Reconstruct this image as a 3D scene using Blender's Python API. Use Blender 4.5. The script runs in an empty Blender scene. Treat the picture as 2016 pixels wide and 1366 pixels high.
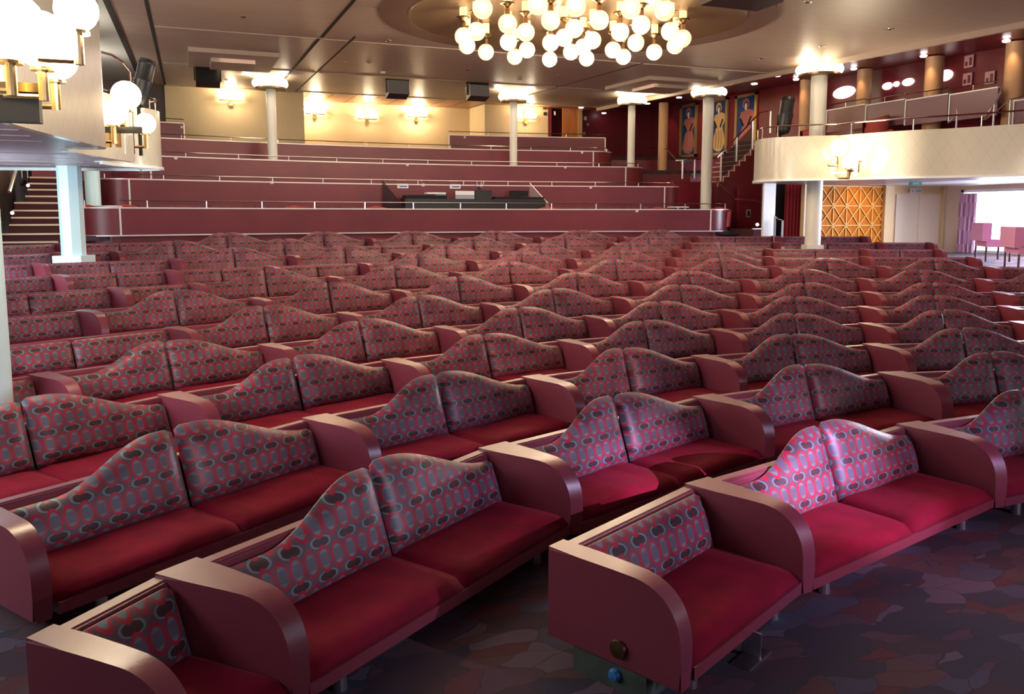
import bpy, bmesh, math, random
from mathutils import Vector, Matrix
random.seed(7)
C = bpy.context.scene.collection
PI = math.pi

# ------------------------------------------------------------------ camera
YAW = math.radians(21.3)
F_PX, CX, PY, HY = 1617.0, 1008.0, 610.0, 424.5
PITCH = math.atan((PY - HY) / F_PX)
CAM = Vector((-6.1366, 3.6805, 2.115))
cd = bpy.data.cameras.new('camera'); cam = bpy.data.objects.new('camera', cd); C.objects.link(cam)
cam.location = CAM
cam.rotation_euler = (PI/2 - PITCH, 0, -YAW)
cd.sensor_fit = 'HORIZONTAL'; cd.sensor_width = 36.0
cd.lens = F_PX / 2016 * 36.0
cd.shift_y = (PY - 683.0) / 2016.0
cd.clip_start = .05; cd.clip_end = 300
bpy.context.scene.camera = cam

# measured points of the place, taken from lines of sight
def ray(x, y):
    dx, du = (x - CX)/F_PX, (PY - y)/F_PX
    Y = math.cos(PITCH) + du*math.sin(PITCH); Z = -math.sin(PITCH) + du*math.cos(PITCH)
    return Vector((dx*math.cos(YAW) + Y*math.sin(YAW), -dx*math.sin(YAW) + Y*math.cos(YAW), Z))
def at_z(x, y, z): r = ray(x, y); return CAM + r*((z - CAM.z)/r.z)
def at_x(x, y, X): r = ray(x, y); return CAM + r*((X - CAM.x)/r.x)
def at_w(x, y, W): r = ray(x, y); return CAM + r*((W - CAM.y)/r.y)
def at_R(x, y, R):
    r = ray(x, y); a = r.x**2 + r.y**2; b = 2*(CAM.x*r.x + CAM.y*r.y); c = CAM.x**2 + CAM.y**2 - R*R
    return CAM + r*((-b + math.sqrt(b*b - 4*a*c))/2/a)

# ------------------------------------------------------------------ exposure, world, big lights
vs = bpy.context.scene.view_settings
vs.view_transform = 'Standard'; vs.look = 'None'; vs.gamma = 1.0; vs.exposure = 0.0
vs.use_curve_mapping = False
W = bpy.data.worlds.new('world'); bpy.context.scene.world = W; W.use_nodes = True
wn = W.node_tree.nodes; wn['Background'].inputs[0].default_value = (.86, .93, 1, 1); wn['Background'].inputs[1].default_value = 6.0

def area(name, loc, size, power, col, rot=None, look=None, sy=None, spread=PI):
    l = bpy.data.lights.new(name, 'AREA'); l.energy = power; l.color = col; l.size = size
    if sy: l.shape = 'RECTANGLE'; l.size_y = sy
    l.spread = spread
    o = bpy.data.objects.new(name, l); o.location = loc; C.objects.link(o)
    if look is not None: o.rotation_euler = (Vector(look) - Vector(loc)).to_track_quat('-Z', 'Y').to_euler()
    elif rot: o.rotation_euler = rot
    return o
def spot(name, loc, look, power, col, deg, blend=.6, size=.05):
    l = bpy.data.lights.new(name, 'SPOT'); l.energy = power; l.color = col; l.spot_size = math.radians(deg); l.spot_blend = blend
    l.shadow_soft_size = size
    o = bpy.data.objects.new(name, l); o.location = loc; C.objects.link(o)
    o.rotation_euler = (Vector(look) - Vector(loc)).to_track_quat('-Z', 'Y').to_euler(); return o
def point(name, loc, power, col, size=.1):
    l = bpy.data.lights.new(name, 'POINT'); l.energy = power; l.color = col; l.shadow_soft_size = size
    o = bpy.data.objects.new(name, l); o.location = loc; C.objects.link(o); return o
WARM = (1, .80, .56)
area('window_daylight', (15.9, 16.3, 2.4), 7.0, 1500, (.78, .80, 1), look=(0, 13.0, 1.2), sy=1.4)
area('stage_daylight', (2.0, -3.2, 3.4), 6.0, 330, (.74, .76, 1), look=(1, 9, .8), sy=1.8)
area('left_daylight', (-10.3, 8.0, 3.6), 3.6, 520, (.80, .90, 1), look=(6, 14, 1.8), sy=2.4)
area('downlight_wash_back', (.7, 26.5, 5.95), 12, 300, (1, .74, .58), look=(.7, 26.6, 0), sy=5)
area('under_balcony_fill', (-10.35, 18.5, 1.95), 3.0, 220, (.80, .95, 1), look=(-5, 20, 1.7), sy=1.4)  # added fill close to the left columns, stands for no real window
area('under_balcony_fill', (-10.35, 11.0, 1.95), 5.0, 300, (.80, .92, 1), look=(-4, 15, 1.7), sy=1.4)  # added fill brightening the left columns and the balcony underside
area('downlight_wash_front', (2.5, 15.0, 5.65), 10, 330, (1, .55, .36), look=(2.5, 15.1, 0), sy=7)

# ------------------------------------------------------------------ materials
M = {}
def mat(name, col, rough=.5, metal=0., emit=None, es=0., **kw):
    m = bpy.data.materials.new(name); m.use_nodes = True
    b = m.node_tree.nodes['Principled BSDF']
    b.inputs['Base Color'].default_value = (*col, 1); b.inputs['Roughness'].default_value = rough; b.inputs['Metallic'].default_value = metal
    if emit: b.inputs['Emission Color'].default_value = (*emit, 1); b.inputs['Emission Strength'].default_value = es
    for k, v in kw.items():
        b.inputs[k.replace('_', ' ')].default_value = v
    M[name] = m; return m
def nt(m): return m.node_tree.nodes, m.node_tree.links, m.node_tree.nodes['Principled BSDF']
def noisy(m, c1, c2, scale, detail=4, bump=0., coord='Object', stretch=None, lo=.3, hi=.7):
    N, L, b = nt(m)
    tc = N.new('ShaderNodeTexCoord'); no = N.new('ShaderNodeTexNoise'); no.inputs['Scale'].default_value = scale; no.inputs['Detail'].default_value = detail
    src = tc.outputs[coord]
    if stretch:
        mp = N.new('ShaderNodeMapping'); mp.inputs['Scale'].default_value = stretch; L.new(src, mp.inputs[0]); src = mp.outputs[0]
    L.new(src, no.inputs['Vector'])
    r = N.new('ShaderNodeValToRGB'); r.color_ramp.elements[0].color = (*c1, 1); r.color_ramp.elements[1].color = (*c2, 1)
    r.color_ramp.elements[0].position = lo; r.color_ramp.elements[1].position = hi
    L.new(no.outputs[0], r.inputs[0]); L.new(r.outputs[0], b.inputs['Base Color'])
    if bump:
        bp = N.new('ShaderNodeBump'); bp.inputs['Strength'].default_value = bump; bp.inputs['Distance'].default_value = .01
        L.new(no.outputs[0], bp.inputs['Height']); L.new(bp.outputs[0], b.inputs['Normal'])
    return m
def leather_bump(m, sc=260, st=.12):
    N, L, b = nt(m); v = N.new('ShaderNodeTexVoronoi'); v.inputs['Scale'].default_value = sc
    tc = N.new('ShaderNodeTexCoord'); L.new(tc.outputs['Object'], v.inputs['Vector'])
    bp = N.new('ShaderNodeBump'); bp.inputs['Strength'].default_value = st; bp.inputs['Distance'].default_value = .002
    L.new(v.outputs[0], bp.inputs['Height']); L.new(bp.outputs[0], b.inputs['Normal'])
leather_bump(mat('leather', (.175, .028, .044), .33, Coat_Weight=.25, Coat_Roughness=.25))
m = mat('velvet', (.26, .012, .03), .85, Specular_IOR_Level=.12, Sheen_Weight=.10, Sheen_Roughness=.45, Sheen_Tint=(.9, .15, .2, 1))
noisy(m, (.115, .002, .010), (.185, .003, .018), 6, 5, .05)
mat('undercloth', (.05, .015, .02), .9)
mat('silver', (.75, .76, .80), .28, 1.)
mat('chrome', (.85, .82, .78), .14, 1.)
mat('pale_trim', (.80, .72, .68), .35, .25)
mat('brass', (.80, .56, .25), .22, 1.)
mat('dark_brass', (.22, .14, .07), .35, 1.)
mat('black_plastic', (.012, .012, .014), .4)
mat('black_matte', (.008, .008, .009), .9)
mat('white_paint', (.78, .80, .78), .35)
mat('column_paint', (.70, .70, .62), .38)
mat('side_column_paint', (.62, .84, .86), .38)
mat('cream_panel', (.66, .60, .46), .32)
mat('tan_column', (.56, .33, .17), .5)
mat('gold_frame', (.55, .36, .13), .4, .6)
mat('paper', (.82, .82, .84), .6)
mat('grey_plastic', (.32, .34, .38), .5)
mat('blue_plastic', (.02, .13, .33), .5)
mat('green_sign', (.01, .13, .09), .5, emit=(.02, .22, .15), es=.3)
mat('sign_white', (.8, .8, .8), .5)
mat('pink_sign', (.62, .36, .40), .5)
mat('dark_groove', (.012, .008, .006), .8)
mat('ceiling_trim', (.46, .35, .29), .55)
mat('globe_glow', (1, .92, .7), .3, emit=(1, .80, .46), es=9.)
mat('globe_warm', (1, .92, .7), .3, emit=(1, .82, .50), es=4.2)
mat('globe_glass', (1, .93, .72), .05, emit=(1, .76, .38), es=.42, Alpha=.42)
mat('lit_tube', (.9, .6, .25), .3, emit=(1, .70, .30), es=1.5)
mat('lamp_white', (1, 1, 1), .3, emit=(1, .9, .85), es=9.)
mat('reflection_glow', (1, .9, .85), .4, emit=(1, .80, .78), es=2.2)  # glow painted in for reflections on the upper right wall
mat('chair_red', (.40, .06, .05), .7)
mat('chair_pink', (.80, .32, .58), .75, Sheen_Weight=.3)
mat('chair_dark_wood', (.10, .04, .06), .4)
mat('table_white', (.85, .85, .88), .35)
mat('nosing', (.72, .52, .34), .4)
mat('stair_carpet', (.07, .015, .018), .95)
noisy(mat('duct_grey', (.05, .055, .045), .6), (.035, .04, .03), (.07, .075, .06), 8)
noisy(mat('ceiling_panel', (.3, .2, .16), .42), (.40, .31, .265), (.45, .35, .30), 1.4, 6, stretch=(.25, 5, 1))
noisy(mat('soffit_wood', (.45, .2, .1), .35), (.34, .14, .07), (.46, .21, .10), 2.0, 5, stretch=(6, .5, 1))
noisy(mat('cream_wall', (.6, .5, .35), .6), (.57, .45, .27), (.62, .50, .31), 1.2)
noisy(mat('red_wall', (.2, .02, .03), .35), (.155, .010, .022), (.205, .016, .030), 1.5, 5, stretch=(1, 1, .3))
noisy(mat('red_panel', (.2, .03, .04), .34), (.145, .019, .028), (.185, .026, .037), 1.0, 5)
noisy(mat('stage_wall', (.1, .07, .07), .8), (.09, .06, .06), (.13, .09, .085), 1.0)
mat('plum_panel', (.20, .10, .13), .35)
noisy(mat('brown_panel', (.1, .06, .05), .5), (.085, .05, .04), (.115, .07, .055), 1.5, 5, stretch=(1, 1, .3))
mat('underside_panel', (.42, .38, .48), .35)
noisy(mat('orange_wood', (.5, .16, .03), .35), (.42, .12, .02), (.58, .20, .05), 2, 5, stretch=(5, 5, .5))
noisy(mat('honey_wood', (.6, .26, .04), .55, Specular_IOR_Level=.1), (.42, .13, .004), (.54, .18, .008), 2, 5, stretch=(3, 3, .6))
mat('lattice_strip', (.85, .48, .10), .5)
mat('pilaster', (.70, .50, .27), .45)
mat('door_beige', (.74, .58, .44), .45)
mat('red_curtain', (.42, .008, .02), .7, Sheen_Weight=.3)
mat('dark_door', (.01, .01, .012), .6)
glass = mat('dark_glass', (.03, .035, .04), .05, Alpha=.55)
mat('clear_glass', (.6, .7, .7), .03, Alpha=.18)

def MN(N, L, op, a, b=None, c=None, clamp=False):
    n = N.new('ShaderNodeMath'); n.operation = op; n.use_clamp = clamp
    for i, v in enumerate((a, b, c)):
        if v is None: continue
        if isinstance(v, (int, float)): n.inputs[i].default_value = v
        else: L.new(v, n.inputs[i])
    return n.outputs[0]
def fabric(name):
    m = mat(name, (.2, .1, .1), .42, Specular_IOR_Level=.3, Sheen_Weight=.08, Sheen_Roughness=.4)
    N, L, b = nt(m)
    uv = N.new('ShaderNodeTexCoord').outputs['UV']
    sp = N.new('ShaderNodeSeparateXYZ'); L.new(uv, sp.inputs[0])
    U = MN(N, L, 'DIVIDE', sp.outputs[0], .088); V = MN(N, L, 'DIVIDE', sp.outputs[1], .160)
    def cell(x, off=0.): return MN(N, L, 'SUBTRACT', MN(N, L, 'FRACT', MN(N, L, 'ADD', x, off)), .5)
    du, dv = cell(U), cell(V, .0)
    du2, dv2 = cell(MN(N, L, 'MULTIPLY', U, .5), .25), cell(V, .5)
    def ell(a, b_, ra, rb, pw=2.0):
        p = MN(N, L, 'POWER', MN(N, L, 'ABSOLUTE', MN(N, L, 'DIVIDE', a, ra)), pw)
        q = MN(N, L, 'POWER', MN(N, L, 'ABSOLUTE', MN(N, L, 'DIVIDE', b_, rb)), pw)
        return MN(N, L, 'ADD', p, q)
    def lt(x, t, w=.06): return MN(N, L, 'SMOOTH_MIN', 1, MN(N, L, 'MULTIPLY', MN(N, L, 'SUBTRACT', t + w, x), 1/(2*w), clamp=True), .0)
    e1 = ell(du, dv, .47, .40); e2 = ell(du2, dv2, .31, .14, 2.4)
    def mix(f, A, B):
        n = N.new('ShaderNodeMix'); n.data_type = 'RGBA'
        L.new(f, n.inputs[0])
        for i, v in ((6, A), (7, B)):
            if isinstance(v, tuple): n.inputs[i].default_value = (*v, 1)
            else: L.new(v, n.inputs[i])
        return n.outputs[2]
    bg, teal, dark, red, grey = (.105, .058, .072), (.15, .17, .18), (.048, .024, .028), (.33, .016, .036), (.105, .088, .112)
    c = mix(lt(e2, 1.45, .1), bg, teal)
    side = MN(N, L, 'GREATER_THAN', MN(N, L, 'ABSOLUTE', du2), .12)
    c0 = mix(side, bg, c)
    c = mix(lt(e2, .82, .1), c0, dark)
    c = mix(lt(e1, 1.05, .08), c, red)
    c = mix(lt(e1, .55, .06), c, grey)
    st = MN(N, L, 'MULTIPLY', lt(e1, .5, .05), MN(N, L, 'GREATER_THAN', MN(N, L, 'ABSOLUTE', dv), .18))
    c = mix(MN(N, L, 'MULTIPLY', st, .75), c, teal)
    no = N.new('ShaderNodeTexNoise'); no.inputs['Scale'].default_value = 4.5; L.new(uv, no.inputs['Vector'])
    hs = N.new('ShaderNodeHueSaturation'); L.new(c, hs.inputs['Color'])
    L.new(MN(N, L, 'ADD', MN(N, L, 'MULTIPLY', no.outputs[0], 1.5), .22), hs.inputs['Value'])
    L.new(hs.outputs[0], b.inputs['Base Color'])
    return m
fabric('fabric')
def carpet():
    m = mat('carpet', (.1, .05, .06), .95); N, L, b = nt(m)
    tc = N.new('ShaderNodeTexCoord'); mp = N.new('ShaderNodeMapping'); mp.inputs['Rotation'].default_value = (0, 0, .5); mp.inputs['Scale'].default_value = (1, 2.1, 1)
    L.new(tc.outputs['Object'], mp.inputs[0])
    no = N.new('ShaderNodeTexNoise'); no.inputs['Scale'].default_value = 3; L.new(mp.outputs[0], no.inputs['Vector'])
    va = N.new('ShaderNodeVectorMath'); va.operation = 'MULTIPLY_ADD'; va.inputs[1].default_value = (.28, .28, 0); L.new(no.outputs['Color'], va.inputs[0]); L.new(mp.outputs[0], va.inputs[2])
    v = N.new('ShaderNodeTexVoronoi'); v.inputs['Scale'].default_value = 3.9; L.new(va.outputs[0], v.inputs['Vector'])
    ve = N.new('ShaderNodeTexVoronoi'); ve.feature = 'DISTANCE_TO_EDGE'; ve.inputs['Scale'].default_value = 3.9; L.new(va.outputs[0], ve.inputs['Vector'])
    sx = N.new('ShaderNodeSeparateXYZ'); L.new(v.outputs['Color'], sx.inputs[0])
    r = N.new('ShaderNodeValToRGB'); cr = r.color_ramp; cr.interpolation = 'CONSTANT'
    cols = [(.036, .014, .022), (.055, .022, .036), (.026, .016, .028), (.075, .044, .066), (.066, .012, .018), (.042, .032, .055), (.062, .024, .027), (.024, .018, .030)]
    while len(cr.elements) < len(cols): cr.elements.new(.5)
    for i, cc in enumerate(cols): cr.elements[i].position = i/len(cols); cr.elements[i].color = (*cc, 1)
    L.new(sx.outputs[0], r.inputs[0])
    f = MN(N, L, 'LESS_THAN', ve.outputs[0], .012)
    mx = N.new('ShaderNodeMix'); mx.data_type = 'RGBA'; L.new(f, mx.inputs[0]); L.new(r.outputs[0], mx.inputs[6]); mx.inputs[7].default_value = (.025, .012, .018, 1)
    L.new(mx.outputs[2], b.inputs['Base Color'])
carpet()
def plaid():
    m = mat('plaid', (.4, .2, .4), .8); N, L, b = nt(m); tc = N.new('ShaderNodeTexCoord')
    ck = N.new('ShaderNodeTexChecker'); ck.inputs['Scale'].default_value = 2.4; L.new(tc.outputs['Object'], ck.inputs['Vector'])
    ck.inputs[1].default_value = (.78, .46, .60, 1); ck.inputs[2].default_value = (.50, .26, .46, 1); L.new(ck.outputs[0], b.inputs['Base Color'])
plaid()
def quilt():   # cream fascia with thin diagonal seams
    m = mat('fascia', (.66, .62, .50), .16, Specular_IOR_Level=.8); N, L, b = nt(m); uv = N.new('ShaderNodeTexCoord').outputs['UV']
    sp = N.new('ShaderNodeSeparateXYZ'); L.new(uv, sp.inputs[0])
    a = MN(N, L, 'ADD', MN(N, L, 'MULTIPLY', sp.outputs[0], 3.2), MN(N, L, 'MULTIPLY', sp.outputs[1], 2.0))
    d = MN(N, L, 'SUBTRACT', MN(N, L, 'MULTIPLY', sp.outputs[0], 3.2), MN(N, L, 'MULTIPLY', sp.outputs[1], 2.0))
    fa = MN(N, L, 'LESS_THAN', MN(N, L, 'ABSOLUTE', MN(N, L, 'SUBTRACT', MN(N, L, 'FRACT', a), .5)), .008)
    fd = MN(N, L, 'LESS_THAN', MN(N, L, 'ABSOLUTE', MN(N, L, 'SUBTRACT', MN(N, L, 'FRACT', d), .5)), .008)
    f = MN(N, L, 'MAXIMUM', fa, fd)
    mx = N.new('ShaderNodeMix'); mx.data_type = 'RGBA'; L.new(f, mx.inputs[0]); mx.inputs[6].default_value = (.62, .60, .50, 1); mx.inputs[7].default_value = (.44, .42, .36, 1)
    L.new(mx.outputs[2], b.inputs['Base Color'])
quilt()

# ------------------------------------------------------------------ mesh helpers
def link(name, bm, m, parent=None, smooth=False, mods=None):
    me = bpy.data.meshes.new(name)
    bmesh.ops.recalc_face_normals(bm, faces=bm.faces[:])
    bm.to_mesh(me); bm.free()
    me.materials.append(M[m])
    if smooth:
        for p in me.polygons: p.use_smooth = True
        try: me.set_sharp_from_angle(angle=math.radians(35))
        except Exception: pass
    o = bpy.data.objects.new(name, me); C.objects.link(o)
    if parent: o.parent = parent
    return o
def meshobj(name, me, parent=None):
    o = bpy.data.objects.new(name, me); C.objects.link(o)
    if parent: o.parent = parent
    return o
def tag(o, label, cat, group=None):
    o['label'] = label; o['category'] = cat
    if group: o['group'] = group
    return o
def thing(name, label, cat, loc=(0, 0, 0), rz=0, group=None):
    o = bpy.data.objects.new(name, None); o.empty_display_size = .1; C.objects.link(o)
    o.location = loc; o.rotation_euler = (0, 0, rz); return tag(o, label, cat, group)
def struct(name, bm, m, smooth=False):
    o = link(name, bm, m, None, smooth); o['kind'] = 'structure'; return o
def B(): return bmesh.new()
def box(bm, x0, x1, y0, y1, z0, z1, rot=None, org=None):
    vs_ = [bm.verts.new(Vector(p)) for p in [(x0, y0, z0), (x1, y0, z0), (x1, y1, z0), (x0, y1, z0), (x0, y0, z1), (x1, y0, z1), (x1, y1, z1), (x0, y1, z1)]]
    for f in [(0, 3, 2, 1), (4, 5, 6, 7), (0, 1, 5, 4), (1, 2, 6, 5), (2, 3, 7, 6), (3, 0, 4, 7)]: bm.faces.new([vs_[i] for i in f])
    if rot is not None:
        o = Vector(org or (0, 0, 0))
        for v in vs_: v.co = rot @ (v.co - o) + o
    return vs_
def bbox_bev(bm, off=.01, seg=2, ang=40):
    es = [e for e in bm.edges if len(e.link_faces) == 2 and e.calc_face_angle(0) > math.radians(ang)]
    bmesh.ops.bevel(bm, geom=es, offset=off, segments=seg, affect='EDGES', clamp_overlap=True)
def tube(bm, pts, r, n=8, cap=True):
    pts = [Vector(p) for p in pts]; rings = []
    for i, p in enumerate(pts):
        d = (pts[min(i+1, len(pts)-1)] - pts[max(i-1, 0)]).normalized()
        up = Vector((0, 0, 1)) if abs(d.z) < .95 else Vector((1, 0, 0))
        a = d.cross(up).normalized(); b_ = d.cross(a)
        rr = r[i] if isinstance(r, (list, tuple)) else r
        rings.append([bm.verts.new(p + (a*math.cos(t) + b_*math.sin(t))*rr) for t in [2*PI*k/n for k in range(n)]])
    for r0, r1 in zip(rings, rings[1:]):
        for k in range(n): bm.faces.new((r0[k], r0[(k+1) % n], r1[(k+1) % n], r1[k]))
    if cap: bm.faces.new(rings[0][::-1]); bm.faces.new(rings[-1])
def lathe(bm, prof, cen=(0, 0, 0), n=24, mx=None):
    cen = Vector(cen); rings = []; new = []
    for r, z in prof:
        if r < 1e-5: v = bm.verts.new(Vector((0, 0, z))); rings.append([v]); new.append(v)
        else:
            rg = [bm.verts.new(Vector((r*math.cos(2*PI*k/n), r*math.sin(2*PI*k/n), z))) for k in range(n)]; rings.append(rg); new += rg
    for a, b_ in zip(rings, rings[1:]):
        if len(a) == 1 and len(b_) == 1: continue
        for k in range(n):
            if len(a) == 1: bm.faces.new((a[0], b_[k], b_[(k+1) % n]))
            elif len(b_) == 1: bm.faces.new((a[k], a[(k+1) % n], b_[0]))
            else: bm.faces.new((a[k], a[(k+1) % n], b_[(k+1) % n], b_[k]))
    for v in new:
        if mx is not None: v.co = mx @ v.co
        v.co += cen
def ball(bm, c, r, n=16, squash=1.):
    lathe(bm, [(0, -r*squash)] + [(r*math.sin(PI*i/10), -r*squash*math.cos(PI*i/10)) for i in range(1, 10)] + [(0, r*squash)], c, n)
def prism(bm, poly, z0, z1):
    a = [bm.verts.new((p[0], p[1], z0)) for p in poly]; b_ = [bm.verts.new((p[0], p[1], z1)) for p in poly]
    n = len(poly)
    bm.faces.new(a[::-1]); bm.faces.new(b_)
    for i in range(n): bm.faces.new((a[i], a[(i+1) % n], b_[(i+1) % n], b_[i]))
def ribbon(bm, path, th, z0, z1, uv=False, z1f=None, z0f=None):
    """vertical wall of thickness th following a plan path (offset to the left of travel)"""
    n = len(path); nor = []
    P = [Vector((p[0], p[1], 0)) for p in path]
    for i in range(n):
        d = (P[min(i+1, n-1)] - P[max(i-1, 0)]).normalized(); nor.append(Vector((-d.y, d.x, 0)))
    rows = []
    s = 0; S_ = []
    for i in range(n):
        if i: s += (P[i] - P[i-1]).length
        S_.append(s)
        zt = z1f(s) if z1f else z1; zb = z0f(s) if z0f else z0
        q = P[i] + nor[i]*th
        rows.append([bm.verts.new((P[i].x, P[i].y, zb)), bm.verts.new((P[i].x, P[i].y, zt)), bm.verts.new((q.x, q.y, zt)), bm.verts.new((q.x, q.y, zb))])
    lay = bm.loops.layers.uv.verify() if uv else None
    for i in range(n-1):
        a, b_ = rows[i], rows[i+1]
        for k in range(4):
            f = bm.faces.new((a[k], b_[k], b_[(k+1) % 4], a[(k+1) % 4]))
            if uv and k in (0, 2):
                for lp in f.loops: lp[lay].uv = (S_[i] if lp.vert in a else S_[i+1], lp.vert.co.z)
    bm.faces.new(rows[0]); bm.faces.new(rows[-1][::-1])
def arc(R, a0, a1, n):   # angles in degrees measured from +Y towards +X
    return [(R*math.sin(math.radians(a0 + (a1-a0)*i/n)), R*math.cos(math.radians(a0 + (a1-a0)*i/n))) for i in range(n+1)]
ORD = ['zeroth', 'first', 'second', 'third', 'fourth', 'fifth', 'sixth', 'seventh', 'eighth', 'ninth', 'tenth', 'eleventh', 'twelfth']

# ------------------------------------------------------------------ seating
# (radius, floor height, node angles): rows of banquettes curve around the stage centre (0,0)
ROWS = [
 (8.432, .000, [-33.52, -24.55, -7.95, 7.87]),
 (9.779, .006, [-43.88, -40.51, -26.88, -13.15, .43, 14.05]),
 (11.327, .032, [-40.34, -28.58, -16.72, -5.46, 6.70, 18.46, 30.22]),
 (12.814, .068, [-40.69, -30.31, -19.85, -9.38, .91, 11.33, 21.35, 31.74]),
 (14.232, .139, [-41.48, -32.13, -22.77, -13.34, -3.92, 5.26, 14.76, 23.94, 33.29]),
 (15.714, .228, [-32.86, -24.39, -15.94, -7.53, .98, 9.57, 18.01, 26.40, 34.87]),
 (17.338, .344, [-33.58, -25.91, -18.12, -10.36, -2.81, 4.88, 12.47, 20.26, 27.74, 35.41]),
 (18.753, .499, [-30.14, -23.05, -19.40, -12.20, -4.91, 2.11, 9.22, 16.40, 23.39, 30.15, 37.24]),
 (20.226, .629, [-30.64, -24.06, -19.08, -14.02, -8.79, -2.16, 4.34, 11.05, 17.66, 23.97, 30.64]),
 (21.670, .748, [-29.88, -23.75, -17.65, -11.54, -5.36, .78, 6.82, 12.96, 19.10, 25.34, 29.97]),
 (22.980, .872, [-27.78, -22.00, -19.47, -13.69, -7.98, -2.36, 3.56, 9.69, 14.84, 20.79, 27.48, 30.60]),
 (24.620, .990, [-26.29, -20.89, -15.53, -10.11, -4.72, .65, 6.03, 11.65, 16.66, 22.01, 27.71]),
]
# units with straight cushions: (row, unit); all others have the humped backs
FLAT = {(0, 0), (1, 0), (4, 0), (5, 0), (6, 0), (7, 0), (7, 1), (7, 9), (8, 0), (8, 1), (8, 2), (8, 3), (8, 8), (8, 9), (9, 0), (9, 1), (9, 8), (9, 9),
        (10, 0), (10, 1), (10, 5 - 1), (10, 8), (10, 9), (10, 10), (11, 0), (11, 1), (11, 8), (11, 9)}
DEP, ZB, ZT = .73, .115, .558
def arm_profile():
    pr = [(0, ZB), (0, ZT), (.20, ZT), (.40, ZT)]
    for i in range(1, 12):
        t = i/12; a = t*PI/2
        pr.append((.44 + .29*math.sin(a)**(2/2.5), ZT - .30*(1 - math.cos(a)**(2/2.5))))
    pr += [(DEP, ZT - .33), (DEP, ZB)]
    return pr
APROF = arm_profile()
def arm_mesh(a_off, wr, fl, fr):
    """left face runs from (0,0) along fl, right face from (wr,0) along fr (2D unit vectors)"""
    bm = B(); Lf = []; Rf = []
    for s, z in APROF:
        Lf.append(bm.verts.new((fl[0]*s, fl[1]*s, z))); Rf.append(bm.verts.new((wr + fr[0]*s, fr[1]*s, z)))
    n = len(APROF)
    fL = bm.faces.new(Lf); fR = bm.faces.new(Rf[::-1])
    for i in range(n): bm.faces.new((Lf[i], Lf[(i+1) % n], Rf[(i+1) % n], Rf[i]))
    bmesh.ops.bevel(bm, geom=list(set(fL.edges[:] + fR.edges[:])), offset=.011, segments=2, affect='EDGES', clamp_overlap=True)
    return bm
cache = {}
def cushion_mesh(w, side, flat, key):
    """patterned back cushion; side -1 = left of the pair, +1 = right, 0 = alone. local x 0..w, y forward, z up from floor"""
    k = ('bc', round(w, 2), side, flat, key)
    if k in cache: return cache[k]
    rnd = random.Random(str(k))
    bm = B(); lay = bm.loops.layers.uv.verify()
    nx, nz = (26, 10); g = .008
    zs = .240; low = ZT - .055; A = 0 if flat else .225
    wig = rnd.uniform(-.012, .012)
    def top(x):
        if flat: base = low + .03
        else: base = low
        t = (w - x)/w if side < 0 else x/w
        sgm = .86 if side < 0 else .62
        h = base + A*(1 + wig*4)*.5*(1 + math.cos(PI*max(0., min(1., (t - .12)/sgm)))) if A else base
        # rounded corners
        e = min(x, w - x); rc = .05
        if e < rc: h -= rc - math.sqrt(max(0, rc*rc - (rc - e)**2))
        return h
    grids = []
    uo = rnd.uniform(0, 1)
    for s in (1, 0):
        gr = []
        for i in range(nx+1):
            x = g + (w - 2*g)*(.5 - .5*math.cos(PI*i/nx)) if False else g + (w - 2*g)*i/nx
            ht = top(x); col = []
            for j in range(nz+1):
                v = j/nz; z = zs + (ht - zs)*v
                e = min(i/nx, 1 - i/nx)*w; ez = min(v*1.2, 1 - v)*(ht - zs)
                puff = (1 - math.exp(-e/.05))*(1 - math.exp(-ez/.035))
                lean = .205 - .103*(z - zs)/.30
                th = .006 + .062*puff
                y = lean + (th if s else -th*.8)
                col.append(bm.verts.new((x, y, z)))
            gr.append(col)
        grids.append(gr)
    F, R_ = grids
    def quad(a, b_, c, d):
        f = bm.faces.new((a, b_, c, d)); f.smooth = True
        for lp in f.loops: lp[lay].uv = (lp.vert.co.x + uo, lp.vert.co.z)
    for i in range(nx):
        for j in range(nz):
            quad(F[i][j], F[i+1][j], F[i+1][j+1], F[i][j+1]); quad(R_[i][j+1], R_[i+1][j+1], R_[i+1][j], R_[i][j])
        quad(F[i][nz], F[i+1][nz], R_[i+1][nz], R_[i][nz]); quad(R_[i][0], R_[i+1][0], F[i+1][0], F[i][0])
    for j in range(nz):
        quad(F[0][j], F[0][j+1], R_[0][j+1], R_[0][j]); quad(F[nx][j+1], F[nx][j], R_[nx][j], R_[nx][j+1])
    me = bpy.data.meshes.new('back_cushion'); bmesh.ops.recalc_face_normals(bm, faces=bm.faces[:]); bm.to_mesh(me); bm.free(); me.materials.append(M['fabric'])
    cache[k] = me; return me
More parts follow.
